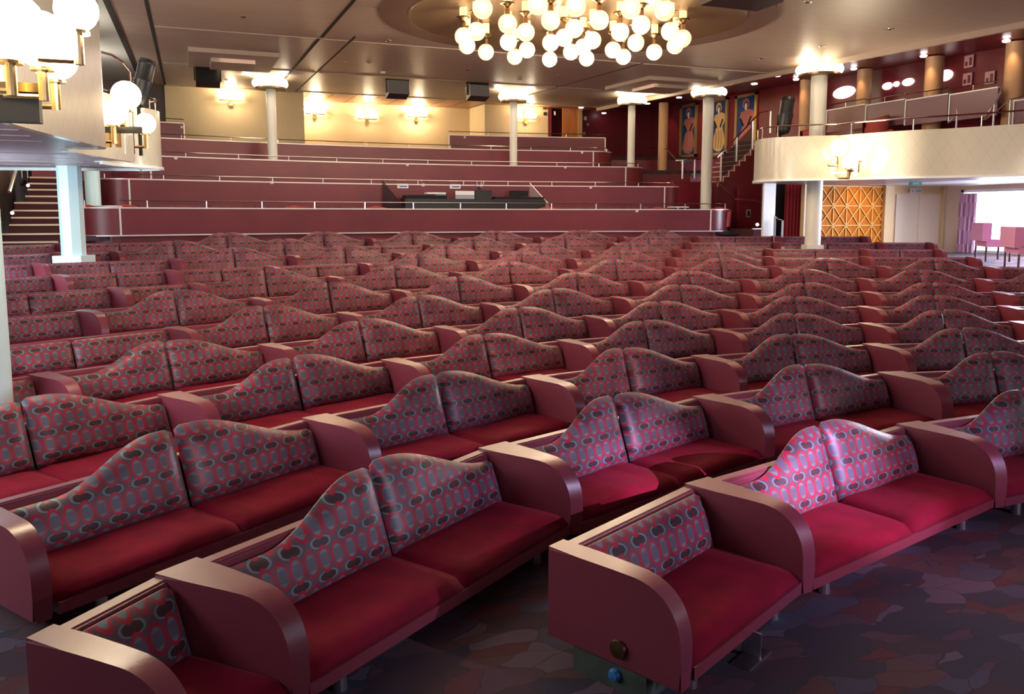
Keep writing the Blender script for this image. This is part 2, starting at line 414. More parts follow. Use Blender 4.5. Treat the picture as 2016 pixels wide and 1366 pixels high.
def seat_mesh(w, taper, key):
    k = ('sc', round(w, 2), round(taper, 3), key)
    if k in cache: return cache[k]
    rnd = random.Random(str(k)); bm = B(); nx, ny = 12, 10; g = .006
    y0, y1 = .17, DEP - .015; z0, zt = .15, .252
    ph = rnd.uniform(0, 6)
    T = []; Bt = []
    for i in range(nx+1):
        a, b_ = [], []
        for j in range(ny+1):
            v = j/ny; ww = w - 2*g
            x = g + ww*i/nx; y = y0 + (y1 - y0)*v
            e = min(i/nx, 1 - i/nx)*w; ey = (1 - v)*(y1 - y0)
            # rounded front edge and sides
            dz = .05*math.exp(-ey/.03) + .018*math.exp(-e/.02)
            dip = .010*math.sin(x*7 + ph)*math.sin(y*6 + ph)
            xx = x + (0 if 0 < i < nx else 0)
            a.append(bm.verts.new((xx, y, zt - dz + dip*(1 - math.exp(-e/.1)))))
            b_.append(bm.verts.new((xx, min(y, y1 - .015), z0)))
        T.append(a); Bt.append(b_)
    for i in range(nx):
        for j in range(ny):
            bm.faces.new((T[i][j], T[i+1][j], T[i+1][j+1], T[i][j+1])); bm.faces.new((Bt[i][j+1], Bt[i+1][j+1], Bt[i+1][j], Bt[i][j]))
        bm.faces.new((T[i][ny], T[i+1][ny], Bt[i+1][ny], Bt[i][ny])); bm.faces.new((Bt[i][0], Bt[i+1][0], T[i+1][0], T[i][0]))
    for j in range(ny):
        bm.faces.new((Bt[0][j], T[0][j], T[0][j+1], Bt[0][j+1])); bm.faces.new((T[nx][j], Bt[nx][j], Bt[nx][j+1], T[nx][j+1]))
    bmesh.ops.recalc_face_normals(bm, faces=bm.faces[:])
    me = bpy.data.meshes.new('seat_cushion'); bm.to_mesh(me); bm.free(); me.materials.append(M['velvet'])
    for p in me.polygons: p.use_smooth = True
    cache[k] = me; return me
def back_mesh(L):
    k = ('bk', round(L, 2))
    if k in cache: return cache[k]
    pr = [(0, ZB), (0, ZT-.014), (.075, ZT-.014), (.085, ZT-.03), (.105, .30), (.105, ZB)]
    bm = B(); a = [bm.verts.new((0, y, z)) for y, z in pr]; b_ = [bm.verts.new((L, y, z)) for y, z in pr]; n = len(pr)
    bm.faces.new(a); bm.faces.new(b_[::-1])
    for i in range(n): bm.faces.new((a[i], a[(i+1) % n], b_[(i+1) % n], b_[i]))
    bmesh.ops.recalc_face_normals(bm, faces=bm.faces[:])
    es = [e for e in bm.edges if all(v.co.z > ZT-.04 for v in e.verts) and abs(e.verts[0].co.x - e.verts[1].co.x) > .05]
    bmesh.ops.bevel(bm, geom=es, offset=.009, segments=2, affect='EDGES')
    me = bpy.data.meshes.new('back_panel'); bm.to_mesh(me); bm.free(); me.materials.append(M['leather'])
    cache[k] = me; return me
def rail_mesh(L):
    k = ('rl', round(L, 2))
    if k in cache: return cache[k]
    bm = B(); box(bm, 0, L, .105, DEP-.07, .125, .165); box(bm, 0, L, DEP-.07, DEP-.004, .118, .178)
    bmesh.ops.recalc_face_normals(bm, faces=bm.faces[:])
    me = bpy.data.meshes.new('seat_rail'); bm.to_mesh(me); bm.free(); me.materials.append(M['leather'])
    cache[k] = me; return me
bm = B(); lathe(bm, [(0, -.01), (.038, -.01), (.034, .0), (.026, .128), (0, .128)], n=14)
LEG = bpy.data.meshes.new('leg'); bmesh.ops.recalc_face_normals(bm, faces=bm.faces[:]); bm.to_mesh(LEG); bm.free(); LEG.materials.append(M['silver'])
ROWN = ['front', 'second', 'third', 'fourth', 'fifth', 'sixth', 'seventh', 'eighth', 'ninth', 'tenth', 'eleventh', 'rearmost']
EXPL = {0: [(1077, 1076), (1345, 952), (1762, 834)], 1: [(46, 1258), (300, 1130), (939, 882), (1360, 780), (1724, 732)]}
def build_row(ri, R, h, ang):
    N = [Vector((R*math.sin(math.radians(a)), R*math.cos(math.radians(a)))) for a in ang]
    if ri in EXPL:
        for i, (x, y) in enumerate(EXPL[ri]):
            p = at_z(x, y, ZT + h); N[i] = Vector((p.x, p.y))
    n = len(N); chords = [(N[i+1] - N[i]).normalized() for i in range(n-1)]
    def fw(e): return Vector((e.y, -e.x))          # towards the stage
    wf = .085
    last_real = ri >= 8 or True
    Mr = []; W_ = []
    for i in range(n):
        e1 = chords[min(i, n-2)]; e0 = chords[max(i-1, 0)]
        dl = max(0, math.acos(max(-1, min(1, e0.dot(e1)))))
        wr = wf + DEP*math.tan(dl) if 0 < i < n-1 else .125
        W_.append(wr); Mr.append(N[i] + e1*wr)
    for i in range(n-1):
        e = (N[i+1] - Mr[i]).normalized(); f = fw(e); L = (N[i+1] - Mr[i]).length
        rz = math.atan2(-e.y, -e.x)   # local +y must be forward: local x runs right-to-left
        # local frame: origin at N[i+1]-side so that +Y is forward and +X points to the left neighbour
        org = N[i+1]
        flat = (ri, i) in FLAT
        small = L < 1.5
        desc = ('short' if small else 'maroon') + (' leather banquette with low straight patterned cushions, ' if flat else ' leather banquette with hump-backed patterned cushions, ')
        t = thing('banquette', desc + (ORD[i+1] if i < 12 else 'last') + ' from left in the ' + ROWN[ri] + ' row', 'banquette', (org.x, org.y, h), rz, 'curved rows of theatre banquettes')
        meshobj('back_panel', back_mesh(L), t); meshobj('seat_rail', rail_mesh(L), t)
        k = 1 if L < 1.35 else 2
        w = L/k
        for c in range(k):
            side = 0 if k == 1 else (1 if c == 0 else -1)
            # local x = 0 at the right-hand end of the bench, so c=0 is the right cushion
            o = meshobj('back_cushion', cushion_mesh(w, -side, flat or k == 1, (ri + i + c) % 3), t); o.location = (c*w, 0, 0)
            o.rotation_euler = (random.uniform(-.012, .012), 0, random.uniform(-.006, .006))
            o = meshobj('seat_cushion', seat_mesh(w, 0, (ri*2 + i + c) % 4), t); o.location = (c*w, 0, 0)
        # left arm of this unit, in world then local
        Minv = Matrix.Rotation(-rz, 2)
        def loc2(v): return Minv @ (v - org)
        def armat(P0, e0, e1, wr, base):
            # base frame: x along e1
            a0 = fw(e0); a1 = fw(e1)
            bm = arm_mesh(0, wr, (a0.dot(e1), a0.dot(fw(e1))), (0, 1)) if base is None else arm_mesh(0, wr, (base, 1), (-.055 + base, 1))
            me = bpy.data.meshes.new('armrest'); 
            for v in bm.verts:    # to world plan, then to local
                p = P0 + e1*v.co.x + fw(e1)*v.co.y; q = loc2(p); v.co.x, v.co.y = q.x, q.y
            bmesh.ops.recalc_face_normals(bm, faces=bm.faces[:]); bm.to_mesh(me); bm.free(); me.materials.append(M['leather'])
            for p in me.polygons: p.use_smooth = True
            try: me.set_sharp_from_angle(angle=math.radians(30))
            except Exception: pass
            return meshobj('armrest', me, t)
        armat(N[i], chords[i-1] if i else e, e, (W_[i] if i else .135), None if i else 0.)
        if i == n-2: armat(N[n-1], e, e, .125, 0.)
        if ri < 5 or i == n-2:
            for lx, ly in ((L*.12, DEP-.10), (L*.88, DEP-.10), (L*.12, .12), (L*.88, .12)):
                o = meshobj('leg', LEG, t); o.location = (lx, ly, 0)
        if (ri, i) == (0, 0):
            bm = B(); box(bm, L*.2 - .1, L + .12, .16, .56, -.0, .118); link('air_duct', bm, 'duct_grey', t)
            bm = B(); lathe(bm, [(0, 0), (.028, 0), (.03, .012), (.022, .03), (0, .034)], n=14, mx=Matrix.Rotation(PI/2, 4, 'Y'), cen=(L + .12, .40, .075)); link('blue_cap', bm, 'blue_plastic', t)
            bm = B(); lathe(bm, [(0, .0), (.043, .0), (.04, .012), (0, .016)], n=20, mx=Matrix.Rotation(PI/2, 4, 'Y'), cen=(L + .134, .42, .205)); link('side_plug', bm, 'dark_brass', t)
            bm = B(); box(bm, L*.42, L*.62, DEP-.05, DEP+.05, .0, .008); box(bm, L*.5, L*.51, DEP-.06, DEP+.04, .0, .13); link('floor_bracket', bm, 'silver', t)
for ri, (R, h, ang) in enumerate(ROWS): build_row(ri, R, h, ang)

# ------------------------------------------------------------------ floor
prof = [(0, 0), (7.4, 0)]
for R, h, a in ROWS: prof += [(R - .85, h), (R + .08, h)]
prof += [(25.93, .99), (27.4, .99)]
prof2 = [(0.0, 0.0)]
bm = B(); NA = 96; rings = []
for R, z in prof[1:]:
    rings.append([bm.verts.new((R*math.sin(PI*1.6*(k/NA - .5)), R*math.cos(PI*1.6*(k/NA - .5)), z)) for k in range(NA+1)])
c0 = bm.verts.new((0, 0, 0))
for k in range(NA): bm.faces.new((c0, rings[0][k+1], rings[0][k]))
for a, b_ in zip(rings, rings[1:]):
    for k in range(NA): bm.faces.new((a[k], a[k+1], b_[k+1], b_[k]))
bm2 = None
struct('floor', bm, 'carpet')
bm = B(); box(bm, -12, 17, -6, 36, -.25, -.02); struct('floor', bm, 'carpet')

# ------------------------------------------------------------------ terraces
def rounded_path(R, a0, a1, rL=.55, rR=.55, n=60, back=1.6):
    """arc with rounded ends that turn backwards (away from the stage)"""
    p = arc(R, a0, a1, n); out = []
    def end(a, sgn, r):
        a = math.radians(a); P0 = Vector((R*math.sin(a), R*math.cos(a))); t = Vector((math.cos(a), -math.sin(a)))*sgn; o = Vector((math.sin(a), math.cos(a)))
        c = P0 + o*r; q = []
        for i in range(1, 9):
            b_ = PI/2*i/8; q.append(c + t*r*math.sin(b_) - o*r*math.cos(b_))
        q.append(q[-1] + o*(back - r)); return [(v.x, v.y) for v in q]
    if rL: out += end(a0, -1, rL)[::-1]
    out += p
    if rR: out += end(a1, 1, rR)
    return out
def along(path, s):
    acc = 0
    for a, b_ in zip(path, path[1:]):
        l = math.hypot(b_[0]-a[0], b_[1]-a[1])
        if acc + l >= s:
            t = (s - acc)/l; return (a[0] + (b_[0]-a[0])*t, a[1] + (b_[1]-a[1])*t)
        acc += l
    return path[-1]
def plen(path): return sum(math.hypot(b_[0]-a[0], b_[1]-a[1]) for a, b_ in zip(path, path[1:]))
def offset(path, d):
    n = len(path); out = []
    for i in range(n):
        a, b_ = path[max(i-1, 0)], path[min(i+1, n-1)]; dx, dy = b_[0]-a[0], b_[1]-a[1]; l = math.hypot(dx, dy)
        out.append((path[i][0] - dy/l*d, path[i][1] + dx/l*d))
    return out
TERR = [ # radius, bottom, top, angle0, angle1, label bit
 (25.92, 1.64, 2.31, 235, 1400, 1.0, .72, 'lowest maroon terrace parapet just behind the rearmost banquettes'),
 (27.52, 2.30, 3.04, 256, 1308, .75, .75, 'second maroon terrace parapet, behind the black sound desk'),
 (29.12, 3.00, 3.74, 300, 1231, .7, .75, 'third maroon terrace parapet, in front of the slim back columns'),
 (30.72, 3.70, 4.37, 300, 1167, .7, .85, 'fourth maroon terrace parapet, below the cream back wall'),
 (32.32, 4.25, 4.99, 296, 369, 0, 0, 'short topmost maroon parapet at far left, beside the cream wall'),
 (32.32, 4.25, 4.99, 885, 1190, 0, 0, 'topmost maroon parapet in front of the cream wall, right of the sconces'),
]
def ang_of(x, y, R): p = at_R(x, y, R); return math.degrees(math.atan2(p.x, p.y))
for ti, (R, zb, zt, x0_, x1_, rl_, rr_, lab) in enumerate(TERR):
    a0, a1 = ang_of(x0_, 400, R), ang_of(x1_, 400, R)
    t = thing('terrace_parapet', lab, 'parapet', group='terrace parapets')
    path = rounded_path(R, a0, a1, rl_, rr_)
    if ti >= 4: path = arc(R, a0, a1, 24)
    if ti == 0: path1 = path
    bm = B(); ribbon(bm, path, .09, zb + .03, zt - .03); link('panel', bm, 'red_panel', t, True)
    tp = offset(path, -.015)
    bm = B(); ribbon(bm, tp, .12, zt - .03, zt); link('top_trim', bm, 'pale_trim', t)
    bm = B(); ribbon(bm, tp, .12, zb, zb + .03); link('bottom_trim', bm, 'pale_trim', t)
    for a in (a0, a1):
        x, y = R*math.sin(math.radians(a)), R*math.cos(math.radians(a))
        bm = B(); box(bm, -.02, .02, -.012, .02, zb + .03, zt - .03); s_ = link('seam_strip', bm, 'pale_trim', t); s_.location = (x, y, 0); s_.rotation_euler.z = -math.radians(a)
    rp = offset(path, .045); hz = zt + (.16 if ti == 0 else .11)
    Lp = plen(rp)
    bm = B(); tube(bm, [(p[0], p[1], hz) for p in rp[(9 if ti < 4 else 0):]], .014, 6); link('handrail', bm, 'chrome', t, True)
    np_ = int(Lp/1.35)
    for k in range(1, np_):
        q = along(rp, Lp*k/np_)
        bm = B(); tube(bm, [(q[0], q[1], zt), (q[0], q[1], hz)], .017 if ti == 0 else .011, 6); link('post', bm, 'silver', t, True)
# recessed skirting below the first parapet and terrace decks
bm = B(); ribbon(bm, offset(path1, .10), .08, .97, 1.64); struct('wall_terrace', bm, 'red_panel')
def deck(R0, R1, z, a0, a1, th=.12):
    bm = B(); i_ = arc(R0, a0, a1, 40); o_ = arc(R1, a0, a1, 40)
    prism(bm, i_ + o_[::-1], z - th, z); return bm
decks = [(26.05, 27.7, 1.66), (27.62, 29.3, 2.33), (29.22, 30.9, 3.03), (30.82, 32.5, 3.72), (32.42, 36.5, 4.30)]
for r0, r1, z in decks:
    struct('floor', deck(r0, r1, z, -19.5, 21.0), 'carpet')
for (r0, r1, z), (q0, q1, z2) in zip(decks, decks[1:]):
    bm = B(); ribbon(bm, arc(q0 + .02, -19.0, 20.0, 40), .05, z - .02, z2); struct('wall_terrace', bm, 'red_panel')
# end panels of the decks on the right (dark side of the terraces)
# long banquettes and round chairs glimpsed on the terraces
def terrace_bench(R, z, a0, a1, lab):
    t = thing('terrace_banquette', lab, 'banquette')
    bm = B(); ribbon(bm, arc(R, a0, a1, 30), .12, z + .3, z + .72)
    lay = bm.loops.layers.uv.verify()
    for f in bm.faces:
        for lp in f.loops: lp[lay].uv = (math.atan2(lp.vert.co.x, lp.vert.co.y)*R, lp.vert.co.z)
    link('backrest', bm, 'fabric', t)
    bm = B(); ribbon(bm, arc(R, a0, a1, 30), -.42, z, z + .38); link('seat', bm, 'velvet', t)
terrace_bench(27.36, 1.66, -16.5, -2.0, 'long patterned banquette behind the lowest parapet, left of the sound desk')
terrace_bench(27.36, 1.66, 8.3, 15.5, 'long patterned banquette behind the lowest parapet, right of the sound desk')
def tub_mesh(zs=.42):
    bm = B()
    n = 16; inn = []; 
    for k in range(n+1):
        a = PI*.12 + (PI*1.76)*k/n
        a += PI/2
        top = .72 - .16*abs(k/n - .5)*2
        for r, z in ((.30, .12), (.33, top), (.27, top + .015), (.24, .40)): inn.append(bm.verts.new((r*math.cos(a), r*math.sin(a), z)))
    for k in range(n):
        for j in range(3): bm.faces.new((inn[k*4+j], inn[k*4+4+j], inn[k*4+5+j], inn[k*4+1+j]))
    me = bpy.data.meshes.new('shell'); bm.to_mesh(me); bm.free(); me.materials.append(M['chair_red']); 
    for p in me.polygons: p.use_smooth = True
    bm = B(); lathe(bm, [(0, .12), (.27, .12), (.27, .38), (.24, .42), (0, .44)], n=20); s_ = bpy.data.meshes.new('seat'); bm.to_mesh(s_); bm.free(); s_.materials.append(M['chair_red'])
    bm = B(); lathe(bm, [(0, 0), (.2, 0), (.2, .02), (.04, .04), (.04, .12), (0, .12)], n=16); b_ = bpy.data.meshes.new('base'); bm.to_mesh(b_); bm.free(); b_.materials.append(M['chrome'])
    return me, s_, b_
TUB = tub_mesh()
def tub(loc, rz, lab, group='red tub chairs', s=1.):
    t = thing('tub_chair', lab, 'chair', loc, rz, group)
    for nm, me in zip(('shell', 'seat', 'base'), TUB): meshobj(nm, me, t)
    t.scale = (s, s, s)
    return t
for x, lab in ((168, 'red tub chair behind the lowest parapet beside the left rear column'), (251, 'red tub chair behind the lowest parapet, next to the left corner post'),
               (585, 'red tub chair behind the lowest parapet, alone left of centre'), (745, 'red tub chair just left of the black sound desk'), (1082, 'red tub chair just right of the black sound desk'),
               (1300, 'red tub chair beside the silver-lit round parapet end'), (1419, 'red tub chair at the right end of the lowest terrace, behind the column')):
    p = at_R(x, 400, 26.42) if 200 < x < 1400 else at_R(x, 400, 26.48); tub((p.x, p.y, 1.66), -math.atan2(p.x, p.y) + PI, lab, s=1.0)
# low round stool table with white top beside left column
p = at_R(215, 402, 26.5); t = thing('side_table', 'small pale-topped side table beside the left rear column', 'table', (p.x, p.y, 1.66))
bm = B(); lathe(bm, [(0, .66), (.28, .66), (.28, .69), (0, .69)], n=20); link('table_top', bm, 'paper', t); bm = B(); lathe(bm, [(0, 0), (.15, 0), (.03, .03), (.03, .66), (0, .66)], n=12); link('base', bm, 'chrome', t)
# round chrome-topped cylinder at the right end of second terrace
p = at_R(1335, 402, 26.75); t = tag(None or bpy.data.objects.new('cocktail_table', None), 'white-topped round table behind the lowest parapet at right', 'table'); C.objects.link(t); t.location = (p.x, p.y, 1.66)
bm = B(); lathe(bm, [(0, .70), (.33, .70), (.33, .73), (0, .73)], n=24); link('table_top', bm, 'table_white', t); bm = B(); lathe(bm, [(0, 0), (.2, 0), (.04, .04), (.04, .70), (0, .70)], n=12); link('base', bm, 'silver', t)

# small white labels and stickers on the parapets
def parapet_sticker(x, y, R, w, h, name, mt, lab, cat='label', text=None):
    p = at_R(x, y, R - .02); a = -math.atan2(p.x, p.y)
    t = thing(name, lab, cat, p, a)
    bm = B(); box(bm, -w/2, w/2, -.004, .004, -h/2, h/2); link('plate', bm, mt, t)
    return t
for x, y, R, lab in ((346, 311, 29.12, 'small white row label on third parapet, far left'), (721, 287, 30.72, 'small white row label on fourth parapet, near its middle'),
                     (802, 324, 29.12, 'small white row label on third parapet, near its middle'), (535, 359, 27.52, 'small white row label on second parapet, left of centre'),
                     (833, 364, 27.52, 'small white row label on second parapet, between two blue stickers'), (1146, 300, 30.72, 'small white row label on fourth parapet, right part'),
                     (1113, 329, 29.12, 'small white row label on third parapet, right part'), (1163, 369, 27.52, 'small white row label on second parapet, right part'),
                     (1254, 415, 25.92, 'small white row label on lowest parapet, right part'), (915, 270, 32.32, 'small pink-white sign on the short topmost parapet right of the sconces'), (358, 250, 32.32, 'small pale sign on the short topmost parapet at far left')):
    t = parapet_sticker(x, y, R, .075, .075, 'row_label', 'pink_sign' if y in (270, 250) else 'sign_white', lab)
    bm = B(); box(bm, -.012, .012, -.008, -.003, -.02, .025); box(bm, -.02, .02, -.008, -.003, -.028, -.02); link('mark', bm, 'pink_sign' if y not in (270, 250) else 'sign_white', t)
for x, y, lab in ((793, 366, 'white and blue sticker on second parapet, left one above the desk'), (896, 367, 'white and blue sticker on second parapet, right one above the desk')):
    t = parapet_sticker(x, y, 27.52, .33, .13, 'sticker', 'paper', lab, 'sticker')
    bm = B(); box(bm, -.09, .13, -.009, -.003, -.03, .01); link('logo', bm, 'blue_plastic', t)
    bm = B(); box(bm, -.14, -.10, -.009, -.003, -.02, .03); link('logo', bm, 'brass', t)

# ------------------------------------------------------------------ sound desk on the lowest terrace
def desk_pt(x, y=400, R=26.9): p = at_R(x, y, R); return p
def flatbox(name, x0, x1, z0, z1, R, depth, m, parent, tilt=0):
    a = at_R(x0, 400, R); b_ = at_R(x1, 400, R); d = Vector((b_.x - a.x, b_.y - a.y, 0)); L = d.length
    bm = B(); box(bm, 0, L, 0, depth, z0, z1); o = link(name, bm, m, parent); o.location = (a.x, a.y, 0); o.rotation_euler.z = math.atan2(d.y, d.x); return o
t = thing('sound_desk', 'long black sound mixing desk behind the lowest parapet', 'mixing desk')
flatbox('body', 798, 1075, 1.67, 2.60, 26.75, .7, 'black_plastic', t)
flatbox('console', 800, 880, 2.60, 2.70, 26.8, .5, 'black_matte', t); flatbox('console', 975, 1072, 2.60, 2.67, 26.8, .5, 'black_matte', t)
t = thing('equipment_case', 'black equipment case standing at right centre of the sound desk', 'case')
flatbox('body', 936, 968, 2.60, 2.86, 26.85, .4, 'black_plastic', t)
t = thing('laptop', 'open laptop with bright white lid on the sound desk', 'laptop')
flatbox('lid', 897, 934, 2.72, 2.83, 26.74, .02, 'paper', t); flatbox('screen_back', 897, 934, 2.52, 2.72, 26.72, .02, 'grey_plastic', t)
t = thing('paper_stack', 'white paper pad lying on left part of the sound desk', 'paper'); flatbox('pad', 841, 878, 2.74, 2.785, 26.8, .3, 'paper', t)
flatbox('stand', 857, 878, 2.70, 2.74, 26.85, .2, 'grey_plastic', t)
t = thing('monitor', 'low black monitor at right end of the sound desk', 'monitor'); flatbox('screen', 1003, 1040, 2.69, 2.86, 26.95, .06, 'black_matte', t); flatbox('stand', 1016, 1028, 2.67, 2.72, 27.02, .1, 'black_plastic', t)
t = thing('pen_cup', 'cup with three pens on the sound desk', 'cup', desk_pt(944, 400, 26.8) * 1.0); t.location.z = 2.862
bm = B(); lathe(bm, [(0, 0), (.05, 0), (.055, .1), (.045, .1), (.04, .02), (0, .02)], n=14); link('cup', bm, 'black_plastic', t)
for dx, tx in ((-.02, -.09), (0, .08), (.02, .16)):
    bm = B(); tube(bm, [(dx, 0, .02), (tx, 0, .27)], .008, 5); link('pen', bm, 'paper', t)
# glass screens either end of the desk
p0, p1 = at_R(775, 400, 26.6), at_R(800, 400, 27.1)
t = thing('glass_screen', 'dark sloping glass screen left of the sound desk', 'screen')
a, b_ = at_R(752, 353, 27.4), at_R(795, 400, 26.4)
bm = B(); vs_ = [bm.verts.new(v) for v in ((a.x, a.y, 1.67), (b_.x, b_.y, 1.67), (b_.x, b_.y, 2.35), (a.x, a.y, 3.15))]; f = bm.faces.new(vs_)
r_ = bmesh.ops.extrude_face_region(bm, geom=[f]); bmesh.ops.translate(bm, vec=(.012, .012, 0), verts=[v for v in r_['geom'] if isinstance(v, bmesh.types.BMVert)]); link('pane', bm, 'dark_glass', t)
t = thing('glass_screen', 'pale sloping glass screen right of the sound desk', 'screen')
a, b_ = at_R(1043, 360, 27.45), at_R(1080, 395, 26.6)
bm = B(); vs_ = [bm.verts.new(v) for v in ((a.x, a.y, 1.67), (b_.x, b_.y, 1.67), (b_.x, b_.y, 2.45), (a.x, a.y, 3.1))]; f = bm.faces.new(vs_)
r_ = bmesh.ops.extrude_face_region(bm, geom=[f]); bmesh.ops.translate(bm, vec=(.012, .012, 0), verts=[v for v in r_['geom'] if isinstance(v, bmesh.types.BMVert)]); link('pane', bm, 'clear_glass', t)
bm = B(); tube(bm, [(b_.x, b_.y, 2.46), (a.x, a.y, 3.11)], .012, 6); link('edge_rail', bm, 'chrome', t)

# ------------------------------------------------------------------ ceiling
Z0, SL = 5.326, .02808
def cz(w): return Z0 + SL*w
def ceil_quad(bm, x0, x1, w0, w1, dz0=0, dz1=.08):
    v = [bm.verts.new(p) for p in [(x0, w0, cz(w0)+dz0), (x1, w0, cz(w0)+dz0), (x1, w1, cz(w1)+dz0), (x0, w1, cz(w1)+dz0), (x0, w0, cz(w0)+dz1), (x1, w0, cz(w0)+dz1), (x1, w1, cz(w1)+dz1), (x0, w1, cz(w1)+dz1)]]
    for f in [(0, 3, 2, 1), (4, 5, 6, 7), (0, 1, 5, 4), (1, 2, 6, 5), (2, 3, 7, 6), (3, 0, 4, 7)]: bm.faces.new([v[i] for i in f])
DC, DR, DI = (.9, 18.4), 3.7, 3.2
def ceiling_with_hole():
    bm = B(); n = 64
    X0, X1, Y0, Y1 = -7.35, 8.66, -6, 32.6
    inner = [bm.verts.new((DC[0] + DI*math.cos(2*PI*k/n), DC[1] + DI*math.sin(2*PI*k/n), 0)) for k in range(n)]
    outer = []
    for k in range(n):
        a = 2*PI*k/n; c, s_ = math.cos(a), math.sin(a)
        ts = []
        if c > 1e-9: ts.append((X1 - DC[0])/c)
        if c < -1e-9: ts.append((X0 - DC[0])/c)
        if s_ > 1e-9: ts.append((Y1 - DC[1])/s_)
        if s_ < -1e-9: ts.append((Y0 - DC[1])/s_)
        tt = min(ts); outer.append(bm.verts.new((DC[0] + c*tt, DC[1] + s_*tt, 0)))
    for k in range(n):
        k2 = (k+1) % n; f = [inner[k], outer[k], outer[k2], inner[k2]]
        a, b_ = outer[k].co, outer[k2].co
        if abs(a.x - b_.x) > 1e-6 and abs(a.y - b_.y) > 1e-6:
            cx_ = X1 if max(a.x, b_.x) > X1 - 1e-3 else X0; cy_ = Y1 if max(a.y, b_.y) > Y1 - 1e-3 else Y0
            f.insert(2, bm.verts.new((cx_, cy_, 0)))
        bm.faces.new(f)
    for v in bm.verts: v.co.z = cz(v.co.y)
    r_ = bmesh.ops.extrude_face_region(bm, geom=bm.faces[:]); bmesh.ops.translate(bm, vec=(0, 0, .1), verts=[v for v in r_['geom'] if isinstance(v, bmesh.types.BMVert)])
    return bm
struct('ceiling', ceiling_with_hole(), 'ceiling_panel')
bm = B(); box(bm, -12, 17, -6.2, 36.5, 6.9, 7.0); struct('ceiling', bm, 'ceiling_panel')        # deckhead above
bm = B(); ceil_quad(bm, -11, -7.36, -6, 36, .10, .2); struct('ceiling', bm, 'white_paint')
bm = B(); ceil_quad(bm, 8.67, 13.2, -6, 36, .28, .36); struct('ceiling', bm, 'red_wall')
bm = B(); ceil_quad(bm, 8.62, 8.72, -6, 32.6, -.12, .3); struct('trim_1', bm, 'ceiling_trim')
bm = B(); ceil_quad(bm, 8.72, 9.2, -6, 32.6, .0, .06); struct('trim_2', bm, 'ceiling_trim')
bm = B(); ceil_quad(bm, -7.4, -7.3, -6, 32.6, -.03, .2); struct('trim_3', bm, 'dark_groove')
gi = 4
for x0, x1, w0, w1 in ((-6.73, -6.66, -6, 32.5), (-3.35, -3.28, -6, 22.3), (-3.38, -3.31, 22.5, 32.5), (-2.68, -2.64, -6, 15), (-2.68, -2.64, 21.9, 32.5), (4.70, 4.74, 22.45, 32.5), (4.7, 4.74, -6, 14.5)):
    bm = B(); ceil_quad(bm, x0, x1, w0, w1, -.006, .02); struct('trim_%d' % gi, bm, 'dark_groove'); gi += 1
for w in (8.5, 13.0, 22.45, 27.6, 32.35):
    segs = ((-6.64, -3.4), (-3.25, -2.72), (-2.6, 4.66), (4.78, 8.6))
    if w == 13.0: segs = ((-6.64, -3.4), (-3.25, -2.72), (4.78, 8.6))
    for x0, x1 in segs:
        bm = B(); ceil_quad(bm, x0, x1, w - .045, w + .045, -.02, .01); struct('trim_%d' % gi, bm, 'ceiling_trim'); gi += 1
# recessed disc with a brass dome
def ring(r0, r1, dz0, dz1, m, n=64):
    bm = B(); q = []
    for k in range(n):
        a = 2*PI*k/n; c, s_ = math.cos(a), math.sin(a)
        q.append([bm.verts.new((DC[0]+r*c, DC[1]+r*s_, cz(DC[1]+r*s_)+dz)) for r, dz in ((r0, dz0), (r1, dz0), (r1, dz1), (r0, dz1))])
    for k in range(n):
        a, b_ = q[k], q[(k+1) % n]
        for j in range(4): bm.faces.new((a[j], a[(j+1) % 4], b_[(j+1) % 4], b_[j]))
    return bm
mat('disc_brown', (.16, .085, .065), .5); mat('dome_gold', (.21, .135, .075), .36, .65)
struct('ceiling', ring(DI-.02, DR, -.03, .0, 'disc_brown'), 'disc_brown')
t = thing('ceiling_dome', 'round brass-coloured ceiling dome above the globe chandelier', 'ceiling dome')
bm = B(); n = 64; q = []
for i, (r, dz) in enumerate([(DI, -.034), (DI-.04, -.034), (DI-.06, -.02), (DI-.4, .03), (DI-1.2, .12), (DI-2.2, .15), (.01, .16)]):
    q.append([bm.verts.new((DC[0]+r*math.cos(2*PI*k/n), DC[1]+r*math.sin(2*PI*k/n), cz(DC[1]+r*math.sin(2*PI*k/n))+dz)) for k in range(n)])
for a, b_ in zip(q, q[1:]):
    for k in range(n): bm.faces.new((a[k], a[(k+1) % n], b_[(k+1) % n], b_[k]))
link('dome', bm, 'dome_gold', t, True)

# globe chandelier
GL = [(510,172),(572,148),(527,215),(616,246),(718,112),(804,152),(722,198),(752,268),(810,235),(922,97),(922,202),(917,280),(985,178),(1033,135),(1018,245),(1092,276),(1120,190),(1152,95),(1075,222),(1250,152),(1216,236),(1265,268),(1324,202),(1349,118),(1411,246),(1486,148),(1510,215),(1545,182),
      (600,40),(860,20),(1040,30),(1300,40),(1460,50)]
ch = thing('globe_chandelier', 'large chandelier of glowing glass globes hanging from the ceiling dome', 'chandelier')
bmG = B(); ball(bmG, (0, 0, 0), .165, 20); GLOBE = bpy.data.meshes.new('globe'); bmG.to_mesh(GLOBE); bmG.free(); GLOBE.materials.append(M['globe_glass'])
bmG = B(); ball(bmG, (0, 0, 0), .088, 14); GLOBE2 = bpy.data.meshes.new('bulb'); bmG.to_mesh(GLOBE2); bmG.free(); GLOBE2.materials.append(M['globe_glow'])
for me in (GLOBE, GLOBE2):
    for p in me.polygons: p.use_smooth = True
bmG = B(); lathe(bmG, [(0, .15), (.045, .15), (.045, .26), (.03, .27), (.10, .33), (.13, .335), (.13, .35), (.03, .36), (0, .36)], n=18)
